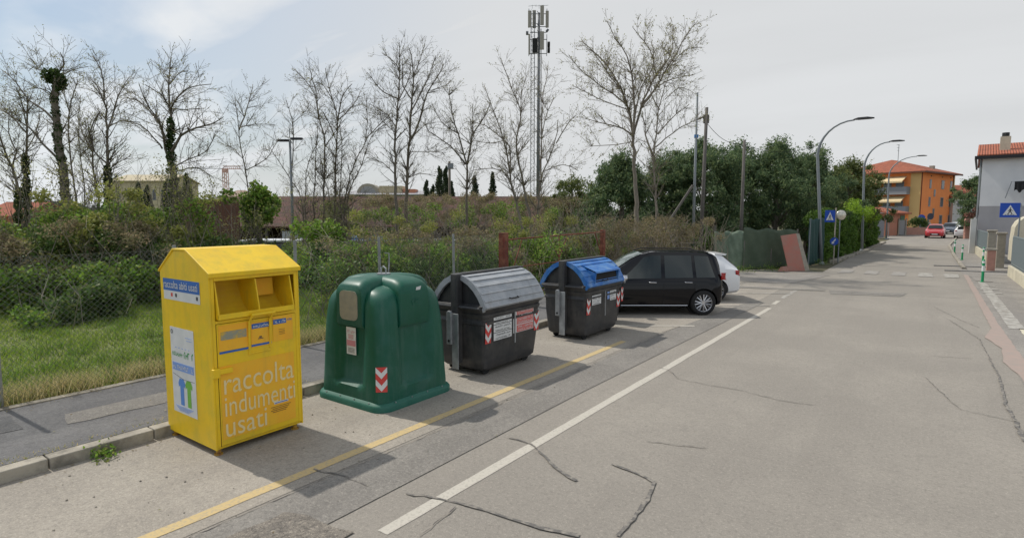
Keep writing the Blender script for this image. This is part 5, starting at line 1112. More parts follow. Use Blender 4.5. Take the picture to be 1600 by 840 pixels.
# ------------------------------------------------------------------ signs
def crossing_face(t, x0, x1, z0, z1, y, flip=False):
    """square blue sign with white triangle and walking figure"""
    p = MB(); p.box(x0, x1, y, y + .02, z0, z1); pl = p.build('sign_panel', M['sign_blue'], t, bevel=.004)
    cx = (x0 + x1) / 2; w = (x1 - x0); h = z1 - z0; b = MB()
    b.prism([(cx - w * .36, y - .003, z0 + h * .16), (cx + w * .36, y - .003, z0 + h * .16), (cx, y - .003, z0 + h * .86)], (0, .002, 0)); b.build('white_triangle', M['st_white'], pl)
    m = MB(); X = lambda u, v: (cx + u * w, y - .006, z0 + v * h)
    m.tube([X(0.02, .63), X(.02, .635)], w * .035, 8) if False else None
    m.prism([X(.0, .6), X(.035, .6), X(.045, .65), X(.015, .69), X(-.02, .65)], (0, .002, 0))
    m.prism([X(-.04, .4), X(.05, .4), X(.05, .59), X(-.02, .59)], (0, .002, 0)); m.prism([X(-.14, .2), X(-.09, .2), X(.02, .41), X(-.04, .41)], (0, .002, 0)); m.prism([X(.09, .2), X(.14, .2), X(.05, .42), X(0, .41)], (0, .002, 0)); m.prism([X(-.12, .42), X(-.09, .4), X(0, .55), X(-.02, .58)], (0, .002, 0)); m.prism([X(.04, .56), X(.05, .5), X(.13, .42), X(.14, .45)], (0, .002, 0))
    for k in range(4): m.prism([X(-.24 + .13 * k, .17), X(-.17 + .13 * k, .17), X(-.17 + .13 * k, .2), X(-.24 + .13 * k, .2)], (0, .002, 0))
    m.build('walking_figure', M['st_dark'], pl)
b0 = Vector((2.95, 31.9, 0)); t = thing('crossing_sign', 'blue pedestrian crossing sign on grey post before the grey house', 'road sign', tuple(b0), R(20))
p = MB(); p.tube([(0, 0, 0), (0, 0, 2.75)], .03, 8); p.build('post', M['galv_d'], t)
crossing_face(t, -.72, -.02, 2.48, 3.08, -.03); p = MB(); p.box(-.7, .02, -.008, .01, 2.62, 2.66); p.box(-.7, .02, -.008, .01, 2.9, 2.94); p.box(-.03, .03, -.01, .03, 2.5, 3.05); p.build('bracket', M['galv'], t)
b0 = Vector((-4.08, 34.4, 0)); t = thing('crossing_sign', 'blue crossing sign seen edge on behind the nearest curved lamp', 'road sign', tuple(b0), R(-2))
p = MB(); p.tube([(0, 0, 0), (0, 0, 2.95)], .035, 8); p.build('post', M['pillar'], t)
crossing_face(t, -.5, -.02, 2.2, 2.82, -.04)
q = MB(); n = 20; q.prism([(.0 + .2 * math.cos(2 * math.pi * i / n), -.06, 1.2 + .2 * math.sin(2 * math.pi * i / n)) for i in range(n)], (0, .02, 0)); d_ = q.build('round_plate', M['sign_blue'], t)
q = MB(); q.prism([(.08, -.064, 1.3), (.04, -.064, 1.34), (-.08, -.064, 1.16), (-.1, -.064, 1.22), (-.12, -.064, 1.06), (.02, -.064, 1.1), (-.03, -.064, 1.13)], (0, .002, 0)); q.build('arrow', M['st_white'], d_)
p0 = at(1314, 336, 31); t = thing('traffic_mirror', 'round convex traffic mirror sticking out of the hedge', 'mirror', (p0.x, p0.y, 0), YAW)
q = MB(); n = 24; q.loft([[(r * math.cos(2 * math.pi * i / n), y, p0.z + r * math.sin(2 * math.pi * i / n)) for i in range(n)] for r, y in ((.27, .02), (.27, -.02), (.24, -.05), (.15, -.08), (.03, -.09))]); q.build('mirror_disc', M['mirror'], t, smooth=True)
q = MB(); q.tube([(0, .06, 0), (0, .06, p0.z + .1)], .03, 8); q.build('post', M['galv_d'], t)
def disc_sign(label, px_, py_, D, r, m, back=None, ring=None):
    p0 = at(px_, py_, D); t = thing('round_sign', label, 'road sign', (p0.x, p0.y, 0), YAW)
    q = MB(); q.tube([(0, .04, 0), (0, .04, p0.z + r)], .03, 6); q.build('post', M['galv_d'], t)
    q = MB(); q.prism([(r * math.cos(i * .314), -.01, p0.z + r * math.sin(i * .314)) for i in range(20)], (0, .03, 0)); q.build('sign_disc', m, t)
disc_sign('dark back of a round sign before the orange wall', 1454, 338, 80, .45, M['slate']); disc_sign('blue round sign beside the dark planted wall', 1440, 341, 76, .5, M['sign_blue'])
disc_sign('dark round sign back at the end of the hedge', 1390, 342, 66, .42, M['trim'])

# bollards
proto = None
for (x, y, lb) in ((1.7, 28.5, 'nearest green bollard with white bands at the pavement corner'), (2.3, 39.2, 'green bollard just behind the nearest one by the pillar'), (1.52, 41.9, 'green bollard at the kerb, second from the far end'), (1.36, 49.4, 'farthest green bollard along the right kerb')):
    if proto is None:
        t = thing('bollard', lb, 'bollard', (x, y, 0), 0, 'green bollards along the right pavement')
        g = MB(); g.tube([(0, 0, 0), (0, 0, .04), (0, 0, .045), (0, 0, 1.0), (0, 0, 1.03)], [.075, .075, .047, .044, .025], 12); g.build('post', M['boll_g'], t, smooth=False)
        g = MB(); g.tube([(0, 0, .5), (0, 0, .74)], .049, 12); g.tube([(0, 0, .86), (0, 0, .96)], .049, 12); g.build('white_band', M['boll_w'], t); proto = t; t.scale = (1, 1, .86)
    else: c = copy_tree(proto); c.location = (x, y, 0); c['label'] = lb

# ------------------------------------------------------------------ net fence, leaning panel, hedge
def drape(name, label, p0, p1, h0, h1, m, cat, amp=.09, fold=3, parent=None):
    p0, p1 = Vector(p0), Vector(p1); n, k = 40, 12; b = MB(); d = (p1 - p0); nr = Vector((-d.y, d.x, 0)).normalized(); vs = []
    for i in range(n + 1):
        u = i / n; H_ = h0 + (h1 - h0) * u + .06 * math.sin(u * 17) - .05 * math.sin(u * math.pi * 3) ** 2
        for j in range(k + 1):
            v = j / k; off = amp * math.sin(u * fold * 6.28 + 2.2 * v * (1 + math.sin(u * 5))) * (.3 + .7 * (1 - v)) + .012 * math.sin(u * 31 + v * 11)
            vs.append(p0 + d * u + nr * off + Vector((0, 0, .03 + H_ * v)))
    b.add(vs, [(i * (k + 1) + j, (i + 1) * (k + 1) + j, (i + 1) * (k + 1) + j + 1, i * (k + 1) + j + 1) for i in range(n) for j in range(k)])
    o = b.build(name, m, parent, smooth=True); so = o.modifiers.new('solid', 'SOLIDIFY'); so.thickness = .01; return o
A_, B_, C_, D__ = grd(1114, 421), grd(1160, 423), grd(1243, 419), grd(1255, 418)
t = thing('net_fence', 'fence of wrinkled pale green tarp and dark green netting below the conifers', 'fence', tuple(A_))
def lc(v): return Vector(v) - A_
drape('pale_tarp', '', lc(A_), lc(B_), 1.75, 1.85, M['netl'], '', .07, 1.3, t); drape('dark_net', '', lc(B_), lc(C_), 1.95, 1.85, M['net'], '', .05, 2, t)
for q, h in ((A_, 2.1), (B_, 2.0), ((B_ + C_) / 2, 2.0), (C_, 1.9)):
    p = MB(); v = lc(q) + Vector((0, .12, 0)); p.tube([v, v + Vector((0, 0, h))], .04, 6); p.build('post', M['wood'], t)
# leaning red and white panel
b0 = grd(1260, 423); t = thing('barrier_panel', 'faded red and white panel leaning against the green netting', 'barrier', (b0.x - .05, b0.y - .3, 0), YAW + .1)
p = MB(); p.prism([(-.75, 0, .02), (.05, 0, .02), (-.28, .3, 1.72), (-1.02, .3, 1.62)], (0, .03, 0)); p.build('red_panel', M['barrier'], t)
p = MB(); p.prism([(.053, 0, .02), (.28, 0, .02), (-.12, .3, 1.72), (-.277, .3, 1.72)], (0, .035, 0)); p.build('white_board', M['pillar'], t)
p = MB(); p.prism([(-1.3, -.05, .02), (-.76, -.05, .02), (-.8, .05, .24), (-1.1, .05, .2)], (0, .05, 0)); p.build('rubble_board', M['barrier'], t)
q0, q1 = grd(1262, 416), grd(1294, 411); t = thing('net_fence', 'dark blue green netting between the leaning panel and the first lamp', 'fence', tuple(q0)); drape('netting', '', (0, 0, 0), q1 - q0 + Vector((-.3, .4, 0)), 2.35, 2.4, mat('teal_net', (.02, .06, .055), .8), '', .05, 5, t)
p = MB(); p.tube([(0, .1, 0), (0, .1, 2.4)], .04, 6); p.build('post', M['galv_d'], t)
# hedge
def hedge(lb, x0, y0, x1, y1, h, w, m, n=150, sz=.12):
    t = thing('hedge', lb, 'hedge', (x0, y0, 0)); d = Vector((x1 - x0, y1 - y0, 0)); cs, rs = [], []
    nr = Vector((-d.y, d.x, 0)).normalized()
    for i in range(n):
        u = random.random(); z = random.random() * h * (1 + .1 * math.sin(u * 19)); s = random.uniform(-.5, .5) * w; c = d * u + nr * s; cs.append((c.x, c.y, z)); rs.append(random.uniform(.28, .5))
    P = clumps(cs, np.array(rs)[:, None], 300, .2); P = P[P[:, 2] > .03]; leaf_mesh('foliage', P, sz, M[m], t, .7)
    g = MB()
    for i in range(18): c = d * ((i + .5) / 18); g.tube([(c.x, c.y, 0), (c.x + random.gauss(0, .1), c.y, h * .7)], [.04, .015], 5)
    g.build('stem', M['bark'], t)
hedge('dense green hedge along the left pavement behind the first curved lamp', -5.1, 35.4, -4.6, 47.5, 2.5, .8, 'hedge', 190)
hedge('farther part of the hedge behind the second curved lamp', -4.6, 48.8, -4.2, 59.5, 2.55, .8, 'hedge', 150, .14)
cs = [(-4.4 + random.gauss(0, .4), 50 + random.gauss(0, 1.6), 2.8 + random.gauss(0, .3)) for _ in range(26)]; thicket('bush', 'bright lime green shrub topping the far hedge', cs, .5, 'hedgel', 260, .13, None, 8, 'bush')
tag(kerbline('left_kerb', [(-4.1, 35.5), (-3.55, 48), (-3.35, 64)], .3, .12, M['kerb']), kind='structure')

# ------------------------------------------------------------------ buildings on the left skyline
def gable(name, label, o, u, L, dep, zw, zr, mw, mr, over=.4, z0=0, cat='building', windows=(), hip=0):
    """o front-left ground corner, u unit vector along the front; front wall faces -v"""
    t = thing(name, label, cat, (o[0], o[1], 0), math.atan2(u[1], u[0]))
    w = MB(); w.box(0, L, 0, dep, z0, zw); w.build('wall', mw, t)
    if not hip:
        g = MB(); g.prism([(.003, 0, zw), (.003, dep, zw), (.003, dep / 2, zr - .12)], (L - .006, 0, 0)); g.build('gable', mw, t)
    r = MB(); s_ = (zr - zw) / (dep / 2)
    for sgn in (-1, 1):
        e = -over if sgn < 0 else dep + over; ze = zw - over * s_
        p = [(-over, e, ze), (L + over, e, ze), (L + over - hip, dep / 2, zr), (-over + hip, dep / 2, zr)]
        r.prism(p, (0, 0, .14))
    if hip: 
        ze = zw - over * s_
        for x0, x1 in ((-over, -over + hip), (L + over, L + over - hip)): r.prism([(x0, -over, ze), (x0, dep + over, ze), (x1, dep / 2, zr)], (0, 0, .14))
    r.build('roof', mr, t)
    for (x, z, ww, hh) in windows:
        f = MB(); f.box(x, x + ww, -.03, .02, z, z + hh); fo = f.build('window', M['shut'], t); g = MB(); g.box(x + .06, x + ww - .06, -.04, -.031, z + .06, z + hh - .06); g.build('pane', M['window'], fo)
    return t
def off(p, u, a, v, b_): return (p[0] + u[0] * a + v[0] * b_, p[1] + u[1] * a + v[1] * b_)
U_ = Vector((cy, sy_, 0)); V_ = Vector((-sy_, cy, 0))
# long brown shed
pa, pb = at(285, 335, 36), at(935, 335, 36); Lw = (pb - pa).length
t = thing('long_shed', 'long low shed with weathered brown tiled roof behind the thicket', 'shed', (pa.x, pa.y, 0), YAW)
zr = at(500, 309, 41).z; ze = at(500, 356, 35.4).z
def roofseg(x0, x1, dz, m, nm):
    r = MB(); r.prism([(x0, -.6, ze + dz), (x1, -.6, ze + dz), (x1, 5, zr + dz), (x0, 5, zr + dz)], (0, 0, .1)); r.prism([(x0, 5, zr + dz), (x1, 5, zr + dz), (x1, 10, ze + dz), (x0, 10, ze + dz)], (0, 0, .1)); r.build(nm, m, t)
roofseg(0, Lw, 0, M['tileb'], 'roof')
w = MB(); w.box(.1, Lw - .1, 2.5, 2.7, 0, ze); w.build('wall', M['dkint'], t)
for i in range(11): x = .2 + i * (Lw - .4) / 10; w = MB(); w.box(x - .08, x + .08, -.3, -.14, 0, ze); w.build('post', M['wood'], t)
w = MB(); w.box(-.1, 3.9, -.9, -.7, 0, at(330, 311, 35.1).z); w.build('brown_end_wall', M['brick'], t)
w = MB(); w.box(6.3, 7.6, -.3, -.2, 1.0, ze - .2); 
for i in range(7): w.box(6.3 + i * .2, 6.36 + i * .2, -.34, -.301, 1.0, ze - .2)
w.build('white_shutter', M['gutter'], t)
w = MB(); w.box(Lw * .42, Lw * .47, .6, .8, ze - .35, ze - .05); w.build('fallen_gutter', M['gutter'], t)
pa2, pb2 = at(375, 335, 32), at(880, 335, 32); L2 = (pb2 - pa2).length; zt2 = at(500, 375, 32).z
t = thing('lean_to', 'low slate grey lean-to with a white edged flat roof before the brown shed', 'shed', (pa2.x, pa2.y, 0), YAW)
w = MB(); w.box(0, L2, 0, 2, 0, zt2 - .09); w.build('wall', M['slate'], t); w = MB(); w.box(-.1, L2 + .1, -.12, 2.1, zt2 - .085, zt2); w.build('roof', M['gutter'], t)
pt = at(575, 374, 32.5); o = thing('tarpaulin', 'bundled blue tarpaulin lying on the lean-to roof', 'tarpaulin', (pt.x, pt.y, zt2), YAW)
m_ = MB(); m_.loft([[(x, y * s, z * s) for y, z in ((-.3, 0), (.3, 0), (.26, .16), (.05, .26), (-.22, .2))] for x, s in ((-1.1, .3), (-.8, .9), (-.2, .7), (.4, 1), (.9, .8), (1.15, .3))]); m_.build('cloth', M['bluetarp'], o, smooth=True)
pt = at(535, 374, 32.5); o = thing('tarpaulin', 'pale flat blue sheet lying left of the bundled one', 'tarpaulin', (pt.x, pt.y, zt2), YAW)
m_ = MB(); m_.loft([[(x, y * s, z * s) for y, z in ((-.3, 0), (.3, 0), (.2, .12), (-.2, .14))] for x, s in ((-.8, .4), (-.3, 1), (.4, .9), (.8, .3))]); m_.build('cloth', M['window'], o, smooth=True)
# villa, houses, dome
a = at(176, 335, 82); gable('villa', 'pale yellow villa on the skyline behind the cypresses', (a.x, a.y), U_, 8.0, 8, at(200, 283, 82).z, at(200, 273, 84).z, M['cream'], M['cream'], .3, windows=[(.8 + i * 1.25, 4.6, .5, 1.5) for i in range(6)])
a = at(345, 335, 60); gable('house', 'small house with pale tiled roof under the tower crane', (a.x, a.y), U_, 2.6, 4, at(380, 309, 60).z, at(380, 299, 62).z, M['cream'], M['whitew'] if False else tile_mat('pale_tiles', (.45, .33, .25), (.36, .26, .2)), .3, hip=1.2)
a = at(-30, 335, 40); gable('house', 'house with faded pink roof half hidden by the left trees', (a.x, a.y), U_, 2.6, 5, at(0, 338, 40).z, at(0, 318, 42).z, M['terra'], M['tile'], .3)
a = at(545, 335, 90); t = gable('church', 'long low grey hall with arched gable on the skyline', (a.x, a.y), U_, 11.5, 8, at(580, 304, 90).z, at(580, 299, 93).z, M['pillar'], M['greyd'], .5)
w = MB(); zc = at(575, 303, 90).z; R_ = 1.75; w.prism([(2.8 + R_ * math.cos(math.pi * i / 14), 1, zc + R_ * .95 * math.sin(math.pi * i / 14)) for i in range(15)], (0, 3, 0)); w.build('arched_gable', M['pillar'], t)
w = MB(); w.prism([(2.8 + (R_ - .45) * math.cos(math.pi * i / 14), .97, zc + (R_ - .45) * .95 * math.sin(math.pi * i / 14)) for i in range(15)], (0, .02, 0)); w.build('arched_window', M['shut'], t)
w = MB(); w.box(4.6, 8.2, 1, 4, zc - .1, zc + 1.3)
for i in range(10): w.box(4.7 + i * .36, 4.82 + i * .36, .93, .999, zc, zc + 1.2)
w.build('colonnade', M['cream'], t); w = MB(); w.box(8.25, 10.2, 1, 4, zc - .1, zc + .8); w.build('pink_block', M['terra'], t)
a = at(893, 335, 50); gable('white_cottage', 'white cottage wall glimpsed under the loose green tree', (a.x, a.y), U_, 2.4, 3, at(905, 345, 50).z, at(905, 341, 51).z, M['whitew'], M['greyd'], .2, windows=[(.5, .9, .5, .6)])
a = at(885, 335, 33); t = thing('low_wall', 'low grey white wall strip behind the rusty gate', 'wall', (a.x, a.y, 0), YAW); w = MB(); w.box(0, 2.4, 0, .2, 0, at(905, 356, 33).z); w.build('wall', M['post'], t)
# tower crane
D = 150; a = at(355, 335, D); t = thing('tower_crane', 'distant pale red tower crane with short jib', 'crane', (a.x, a.y, 0), YAW); zt = at(355, 264, D).z
w = MB()
for x in (-.5, .5):
    for y in (-.5, .5): w.tube([(x, y, 0), (x, y, zt)], .1, 4)
z = 0.
while z < zt - 1: w.tube([(-.5, -.5, z), (.5, -.5, z + 1)], .06, 3); w.tube([(.5, .5, z), (-.5, .5, z + 1)], .06, 3); w.tube([(-.5, -.5, z), (.5, -.5, z)], .05, 3); z += 1
w.build('tower', M['crane'], t)
w = MB()
for z_ in (0, .7): w.tube([(-.4, 0, zt + z_), (4.2, 0, zt + z_)], .14, 4)
for i in range(9): w.tube([(-.4 + i * .5, 0, zt), (-.15 + i * .5, 0, zt + .7)], .08, 3)
w.box(-.6, .6, -.5, .5, zt - .9, zt + .1); w.build('counter_jib', M['crane'], t)
w = MB(); w.tube([(-9.5, 0, zt + .1), (-.5, 0, zt + .1)], .09, 4); w.tube([(-9.5, 0, zt + .1), (-.3, 0, zt + .8)], .04, 3); w.build('jib', M['galv'], t)
# far wooded ridge
P = np.array([tuple(at(x, 335, 170 + random.uniform(-15, 15)))[:2] + (0,) for x in np.linspace(-250, 1900, 420)]); hh = np.array([3.2 + 1.6 * math.sin(i * .11) + 1.0 * math.sin(i * .31) for i in range(420)])
cs = np.c_[P[:, :2] + rng.normal(0, 2, (420, 2)), hh * rng.uniform(.2, 1, 420)]
o = leaf_mesh('far_trees', clumps(cs, np.c_[np.full(420, 3.4), np.full(420, 3.4), np.full(420, 2.0)], 150, .2), 1.1, M['hill'], None, .8); tag(o, 'hazy line of far trees along the horizon', 'trees', kind='stuff')

# ------------------------------------------------------------------ buildings at the end of the street
def apartments():
    ang = R(35) + YAW; sx = Vector((math.cos(ang), math.sin(ang), 0)); fx = Vector((math.sin(ang), -math.cos(ang), 0))
    # local x runs away along the street face, local y along the balcony face (to the left)
    c = at(1436, 335, 101); t = thing('apartment_building', 'orange three storey apartment building with balconies and cream awnings', 'building', (c.x, c.y, 0), ang)
    ze = at(1436, 269, 101).z; Ls, Lf = 15.2, 15
    w = MB(); w.box(0, Ls, 0, Lf, 0, ze); w.build('wall', M['orangew'], t)
    w = MB(); w.box(-.03, .0, 0, 1.6, 0, ze - .1); w.box(-.03, .5, -.03, 0, 0, ze - .1) if False else None; w.build('pale_corner_wall', M['yelloww'], t)
    w = MB(); w.box(Ls - .6, Ls - .01, -.035, -.001, 0, ze - .1); w.build('pale_corner_strip', M['yelloww'], t)
    r = MB(); o = .95; zr = at(1382, 253, 104).z; rx, ry = Ls / 2, Lf / 2
    ring = [(-o, -o), (Ls + o, -o), (Ls + o, Lf + o), (-o, Lf + o)]
    r.add([(x, y, ze) for x, y in ring] + [(x, y, ze + .22) for x, y in ring] + [(rx - 1, ry, zr + 1.0), (rx + 1, ry, zr + 1.0)], [(3, 2, 1, 0), (0, 1, 5, 4), (1, 2, 6, 5), (2, 3, 7, 6), (3, 0, 4, 7), (4, 5, 9, 8), (5, 6, 9), (6, 7, 8, 9), (7, 4, 8)])
    ro = r.build('roof', M['tile'], t)
    g = MB(); g.box(-o - .02, Ls + o + .02, -o - .02, -o + .1, ze - .08, ze + .16); g.box(-o - .02, -o + .1, -o + .1, Lf + o, ze - .08, ze + .16); g.build('gutter', M['brown'], t)
    g = MB(); g.box(9.5, 10.2, 1.6, 2.3, ze, ze + 1.7); g.build('chimney', M['pillar'], ro)
    g = MB(); g.tube([(3, 5, ze + 1), (3, 5, zr + 3.4)], .05, 4)
    for i, l_ in enumerate((.9, .7, .6)): g.tube([(3 - l_, 5, zr + 3.3 - i * .5), (3 + l_ * .3, 5, zr + 3.3 - i * .5)], .035, 4)
    g.build('antenna', M['galv_d'], t)
    for y in (-.05,):
        
        for xd in (.15, Ls - .8): g = MB(); g.tube([(xd, -.08, 0), (xd, -.08, ze)], .07, 5); g.build('drainpipe', M['brown'], t)
    # windows on the street face (local y = 0 side)
    for zz, hh in ((.6, 1.9), (4.0, 1.7), (7.2, 1.6)):
        for x, ww in ((3.6, .8), (8.9, 1.3), (13.0, 1.0)):
            if zz < 1: x += 0
            f = MB(); f.box(x, x + ww, -.06, .02, zz, zz + hh); fo = f.build('window', M['shut'], t); g = MB(); g.box(x + .1, x + ww - .1, -.075, -.061, zz + .1, zz + hh - .1); g.build('pane', M['window'], fo)
    for zz in (2.4, 5.8):
        f = MB(); f.box(5.7, 6.4, -.06, .02, zz, zz + 1.3); fo = f.build('window', M['shut'], t); g = MB(); g.box(5.78, 6.32, -.075, -.061, zz + .1, zz + 1.2); g.build('pane', M['window'], fo)
    for x in (4, 9, 13):
        f = MB(); f.box(x, x + .35, -.04, .01, ze - .6, ze - .4); f.build('vent', M['dark_slot'], t)
    # balconies on the face seen from the camera
    for zf, za in ((6.3, 8.75), (2.9, 5.3)):
        s = MB(); s.box(-1.5, -.035, 1.6, Lf, zf - .18, zf); s.build('balcony_slab', M['shut'], t)
        s = MB(); s.box(-1.5, -1.42, 1.6, Lf, zf, zf + 1.15); s.box(-1.42, -.035, 1.6, 1.68, zf, zf + 1.15); s.build('balcony_panel', M['balc'], t)
        s = MB(); s.prism([(-.035, 2.2, za + .55), (-.035, 2.2, za + .6), (-1.9, 2.2, za - .3), (-1.9, 2.2, za - .35)], (0, Lf - 2.6, 0)); s.prism([(-1.9, 2.2, za - .3), (-1.93, 2.2, za - .3), (-1.93, 2.2, za - .6), (-1.9, 2.2, za - .6)], (0, Lf - 2.6, 0)); s.build('awning', M['awn'], t)
        for y in (2.6, 4.6, 8, 11):
            f = MB(); f.box(-.06, -.001, y, y + 1.3, zf, zf + 2.1); fo = f.build('window', M['shut'], t); g = MB(); g.box(-.075, -.061, y + .1, y + 1.2, zf + .1, zf + 2.0); g.build('pane', M['window'], fo)
    return ang
ang = apartments()
# low terracotta house before it
zr_ = at(1352, 317, 66).z
a = at(1414, 335, 74); b_ = at(1384, 335, 70); u = (Vector((a.x, a.y, 0)) - Vector((b_.x, b_.y, 0))); Lt = u.length; u.normalize()
zt0 = at(1384, 333, 70).z; zt1 = at(1352, 318, 76).z
t = thing('low_house', 'low terracotta house with sloping red tiled roof before the orange building', 'house', (b_.x, b_.y, 0), math.atan2(u.y, u.x))
w = MB(); w.box(0, Lt, 0, 9, 0, zt0); w.build('wall', M['terra'], t)
w = MB(); w.prism([(-.6, -.6, zt0 - .1), (Lt + .5, -.6, zt0 - .1), (Lt + .5, 9, zt0 + 1.9), (-.6, 9, zt0 + 1.9)], (0, 0, .16)); w.build('roof', M['tile'], t)
w = MB(); w.box(Lt - 1.6, Lt - .1, -.05, 0, 0, zt0 - .3); w.build('green_shutter', mat('green_shutter', (.08, .16, .09), .7), t)
a = at(1418, 335, 74); t = thing('planted_wall', 'low pinkish wall topped with dark planting before the orange building', 'wall', (a.x, a.y, 0), YAW)
w = MB(); w.box(0, 2.6, 0, .4, 0, .95); w.build('wall', M['brickred'], t); P = clumps([(random.uniform(.1, 2.5), .2, random.uniform(1.1, 2.0)) for _ in range(16)], .4, 160); leaf_mesh('plants', P, .16, M['bushd'], t)
a = at(1405, 335, 72.5); t = thing('gate_panel', 'grey metal gate between terracotta house and planted wall', 'gate', (a.x, a.y, 0), YAW); w = MB(); w.box(0, .95, 0, .06, .05, 1.9); w.build('panel', M['shut'], t)
for x in (0, .92): w = MB(); w.box(x - .08, x + .08, -.08, -.001, 0, 2.1); w.build('post', M['pillar'], t)
a = at(1378, 335, 62); t = thing('gate_panel', 'slate grey gate at the end of the hedge', 'gate', (a.x - .4, a.y, 0), R(75)); w = MB(); w.box(-1, 2.2, 0, .06, .05, 2.2); w.build('panel', M['balc'], t); w = MB(); w.box(-1.3, -1.005, -.1, .2, 0, 2.3); w.build('post', M['pillar'], t)
# white house beyond
a = at(1488, 335, 108); gable('white_house', 'white two storey house with red roof closing the street', (a.x, a.y), U_, 9, 9, at(1500, 308, 108).z, at(1500, 290, 112).z, M['whitew'], M['tile'], .4, windows=[(2.0, 1.4, 1.6, 1.2), (.8, 4.0, .8, 1.2)])
# grey house on the right
hx0, hy0 = at(1529, 335, 39).x, at(1529, 335, 39).y
t = thing('grey_house', 'two tone grey house with red tiled roof at the right', 'house', (hx0, hy0, 0), R(-3))
zt = at(1527, 246, depth((hx0, hy0))).z; zm = at(1527, 322, depth((hx0, hy0))).z
w = MB(); w.box(0, 14, 0, 11, zm, zt); w.build('upper_wall', M['greyw'], t); w = MB(); w.box(0, 14, 0, 11, 0, zm - .004); w.build('lower_wall', M['greyd'], t)
r = MB(); r.prism([(-.3, -.35, zt + .0), (14.3, -.35, zt + .0), (14.3, 5.5, zt + 1.2), (-.3, 5.5, zt + 1.2)], (0, 0, .16)); r.prism([(-.3, 5.5, zt + 1.2), (14.3, 5.5, zt + 1.2), (14.3, 11.3, zt), (-.3, 11.3, zt)], (0, 0, .16)); ro = r.build('roof', M['tile'], t)
g = MB(); g.box(-.32, 14.3, -.45, -.352, zt - .14, zt + .08); g.box(-.42, -.305, -.45, 11.3, zt - .14, zt + .08); g.build('gutter', M['trim'], t)

for yd in (.3, 5): g = MB(); g.tube([(-.08, yd, 0), (-.08, yd, zt)], .06, 6); g.build('drainpipe', M['galv_d'], t)
g = MB(); g.box(.85, 1.4, 1.5, 2.1, zt + .2, zt + 1.45); ch = g.build('chimney', M['creamwall'], ro); g = MB(); g.tube([(1.12, 1.8, zt + 1.45), (1.12, 1.8, zt + 1.72)], .2, 8); g.build('chimney_cap', M['trim'], ch)
g = MB(); g.box(2.75, 4.6, -.05, .02, zt - 2.0, zt - .95); wo = g.build('window', M['shut'], t); g = MB(); g.box(2.9, 4.5, -.065, -.051, zt - 1.9, zt - 1.15); g.build('pane', M['window'], wo)
g = MB(); g.box(-.25, -.002, 1.5, 3.5, .0, 2.4); g.build('side_pier', M['gutter'], t)
# laundry on a bracket
a = at(1583, 300, depth((5, 49.9))); t = thing('laundry', 'black clothes hanging on a line before the grey house wall', 'laundry', (a.x, a.y - .5, 0))
g = MB(); z1 = at(1583, 284, depth((a.x, a.y))).z; g.tube([(-.2, 0, z1), (2.4, 0, z1 + .05)], .012, 5); g.tube([(-.15, 0, z1), (-.4, .1, z1 - 1.05)], .025, 5); g.build('rail', M['galv_d'], t)
g = MB()
for x0, x1, h_ in ((0, .5, .62), (.52, 1.1, .8), (1.15, 2.2, .7)):
    n = 8; vs = []
    for i in range(n + 1):
        for j in range(4): vs.append((x0 + (x1 - x0) * i / n, .05 * math.sin(i * 1.7) * (j / 3), z1 - h_ * j / 3 * (1 - .18 * math.sin(i * 1.1))))
    g.add(vs, [(i * 4 + j, i * 4 + j + 1, (i + 1) * 4 + j + 1, (i + 1) * 4 + j) for i in range(n) for j in range(3)])
g.build('clothes', M['black'], t)
# garden walls, pillars and railings on the right
def fence_run(lb, x0, y0, x1, y1, hw, hf, mw):
    d = Vector((x1 - x0, y1 - y0, 0)); L_ = d.length; t = thing('garden_fence', lb, 'fence', (x0, y0, 0), math.atan2(d.y, d.x))
    w = MB(); w.box(0, L_, 0, .22, 0, hw); w.build('wall', mw, t, bevel=.01)
    f = MB(); f.box(0, L_, .09, .13, hw + .08, hw + .13); f.box(0, L_, .09, .13, hf - .05, hf); k = int(L_ / .11)
    for i in range(k + 1): x = i * L_ / k; f.box(x - .012, x + .012, .1, .12, hw, hf)
    f.build('railing', M['fence_g'], t)
    b = MB(); b.box(0, L_, .132, .14, hw + .13, hf - .06); b.build('screen', M['screen'], t)
fence_run('pale garden wall with grey green railing at the right edge', 3.0, 20, 2.95, 32.2, .45, 1.7, M['creamwall'])
fence_run('garden railing in front of the grey house', 2.75, 39.5, 2.65, 49.7, .5, 1.6, M['creamwall'])
for (x, y, w_, h_, m, lb) in ((2.62, 39.6, .17, 1.7, 'pillar', 'stone gate pillar nearest the green bollard'), (2.32, 34.6, .15, .95, 'brickred', 'short pink brick pillar beside the gate'), (2.78, 36.6, .16, 1.65, 'pillar', 'stone gate pillar behind the pink one')):
    t = thing('gate_pillar', lb, 'pillar', (x, y, 0), 0, 'gate pillars on the right'); b = MB(); b.box(-w_, w_, -w_, w_, 0, h_); b.build('shaft', M[m], t, bevel=.02); b = MB(); b.box(-w_ - .05, w_ + .05, -w_ - .05, w_ + .05, h_, h_ + .09); b.build('cap', M['pillar'], t, bevel=.02)
t = thing('garden_bed', 'brick edged bed with reedy green plants before the grey house', 'planter', (3.6, 40.5, 0)); b = MB(); b.box(0, 3.5, 0, .3, 0, .55); b.build('brick_edge', M['brickred'], t)
X = rng.uniform(0.1, 3.4, 900); bl = blades('plants', X, rng.uniform(.35, .9, 900), .1, 1.3, .06, M['bush'], .12); bl.parent = t
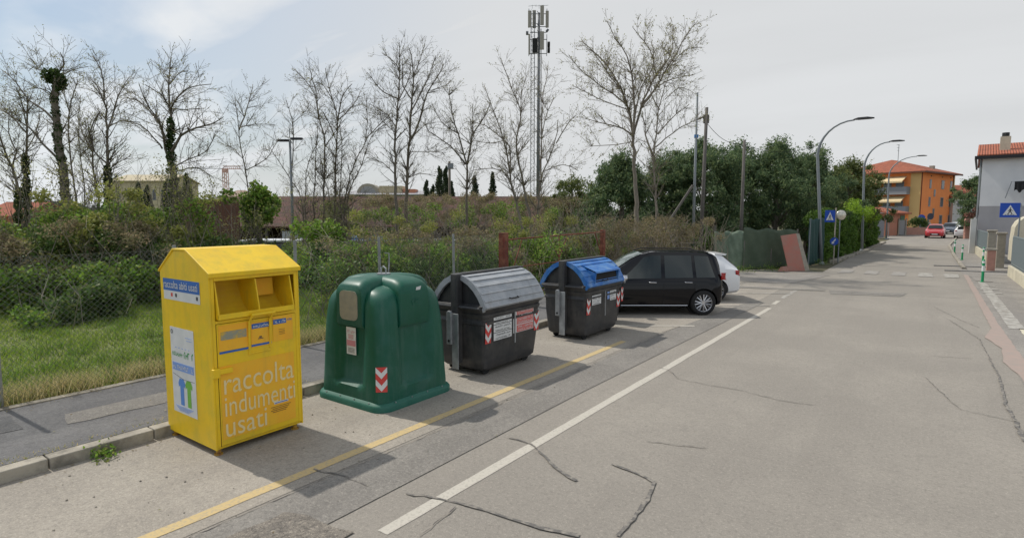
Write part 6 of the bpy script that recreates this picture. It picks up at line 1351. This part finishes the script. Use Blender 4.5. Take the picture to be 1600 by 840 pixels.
t = thing('side_wall', 'white pier at the near corner of the grey house', 'wall', (hx0 - .25, hy0 - .3, 0)); b = MB(); b.box(-.15, .15, -.5, .2, 0, 2.3); b.build('wall', M['whitew'], t)
# arched cream awning shape behind the right railing
t = thing('arched_awning', 'cream arched canopy behind the right railing', 'canopy', (3.0, 34.2, 0)); b = MB(); n = 12
pts = [(1.1 - 1.1 * math.cos(math.pi * i / n * .5 ** 0), 0, 1.4 + 1.25 * math.sin(math.pi * i / n) ** .5) for i in range(n + 1)]
b.prism([(0, 0, .5)] + [(p_[0], 0, p_[2]) for p_ in pts] + [(2.2, 0, .5)], (0, 1.6, 0)); b.build('canopy', M['creamwall'], t)
# notice board and red flowers by the far gate
a = at(1517, 335, 62); t = thing('notice_board', 'pinkish notice post with red top far along the right pavement', 'sign post', (a.x, a.y, 0), YAW)
b = MB(); b.box(-.55, .45, -.1, .15, 0, 2.2); b.build('pillar', M['brickred'], t); b = MB(); b.box(-.3, .5, -.12, -.101, 1.2, 2.0); b.build('poster', M['st_pink'], t)
P = clumps([(random.gauss(0, .3), 0, 2.6 + random.gauss(0, .3)) for _ in range(8)], .25, 90); leaf_mesh('flowers', P, .14, M['barrier'], t)
# thin cables from the pole pair
t = thing('overhead_cable', 'thin dark cable running from the weathered poles to the curved lamp', 'cable', tuple(cab0)); q1 = at(1159, 226, 28.5); q2 = Vector((-5.0, 34.2, 6.2)); c_ = MB()
for A, B in ((cab0, q1), (q1, q2)):
    pts = [A.lerp(B, i / 12) - cab0 - Vector((0, 0, .35 * math.sin(math.pi * i / 12))) for i in range(13)]; c_.tube(pts, .012, 4)
c_.build('wire', M['rubber'], t)
# litter and pebbles on the bay
pb_ = MB()
for i in range(160):
    x, y = random.uniform(-7.1, -4.2), random.uniform(.5, 14); r = random.uniform(.004, .014); pb_.tube([(x, y, .005), (x + r * .3, y, .005 + r)], [r, r * .5], 5)
tag(pb_.build('pebbles', M['kerb']), 'scattered small stones on the parking bay', 'stones', kind='stuff')
for i in range(26):
    pass
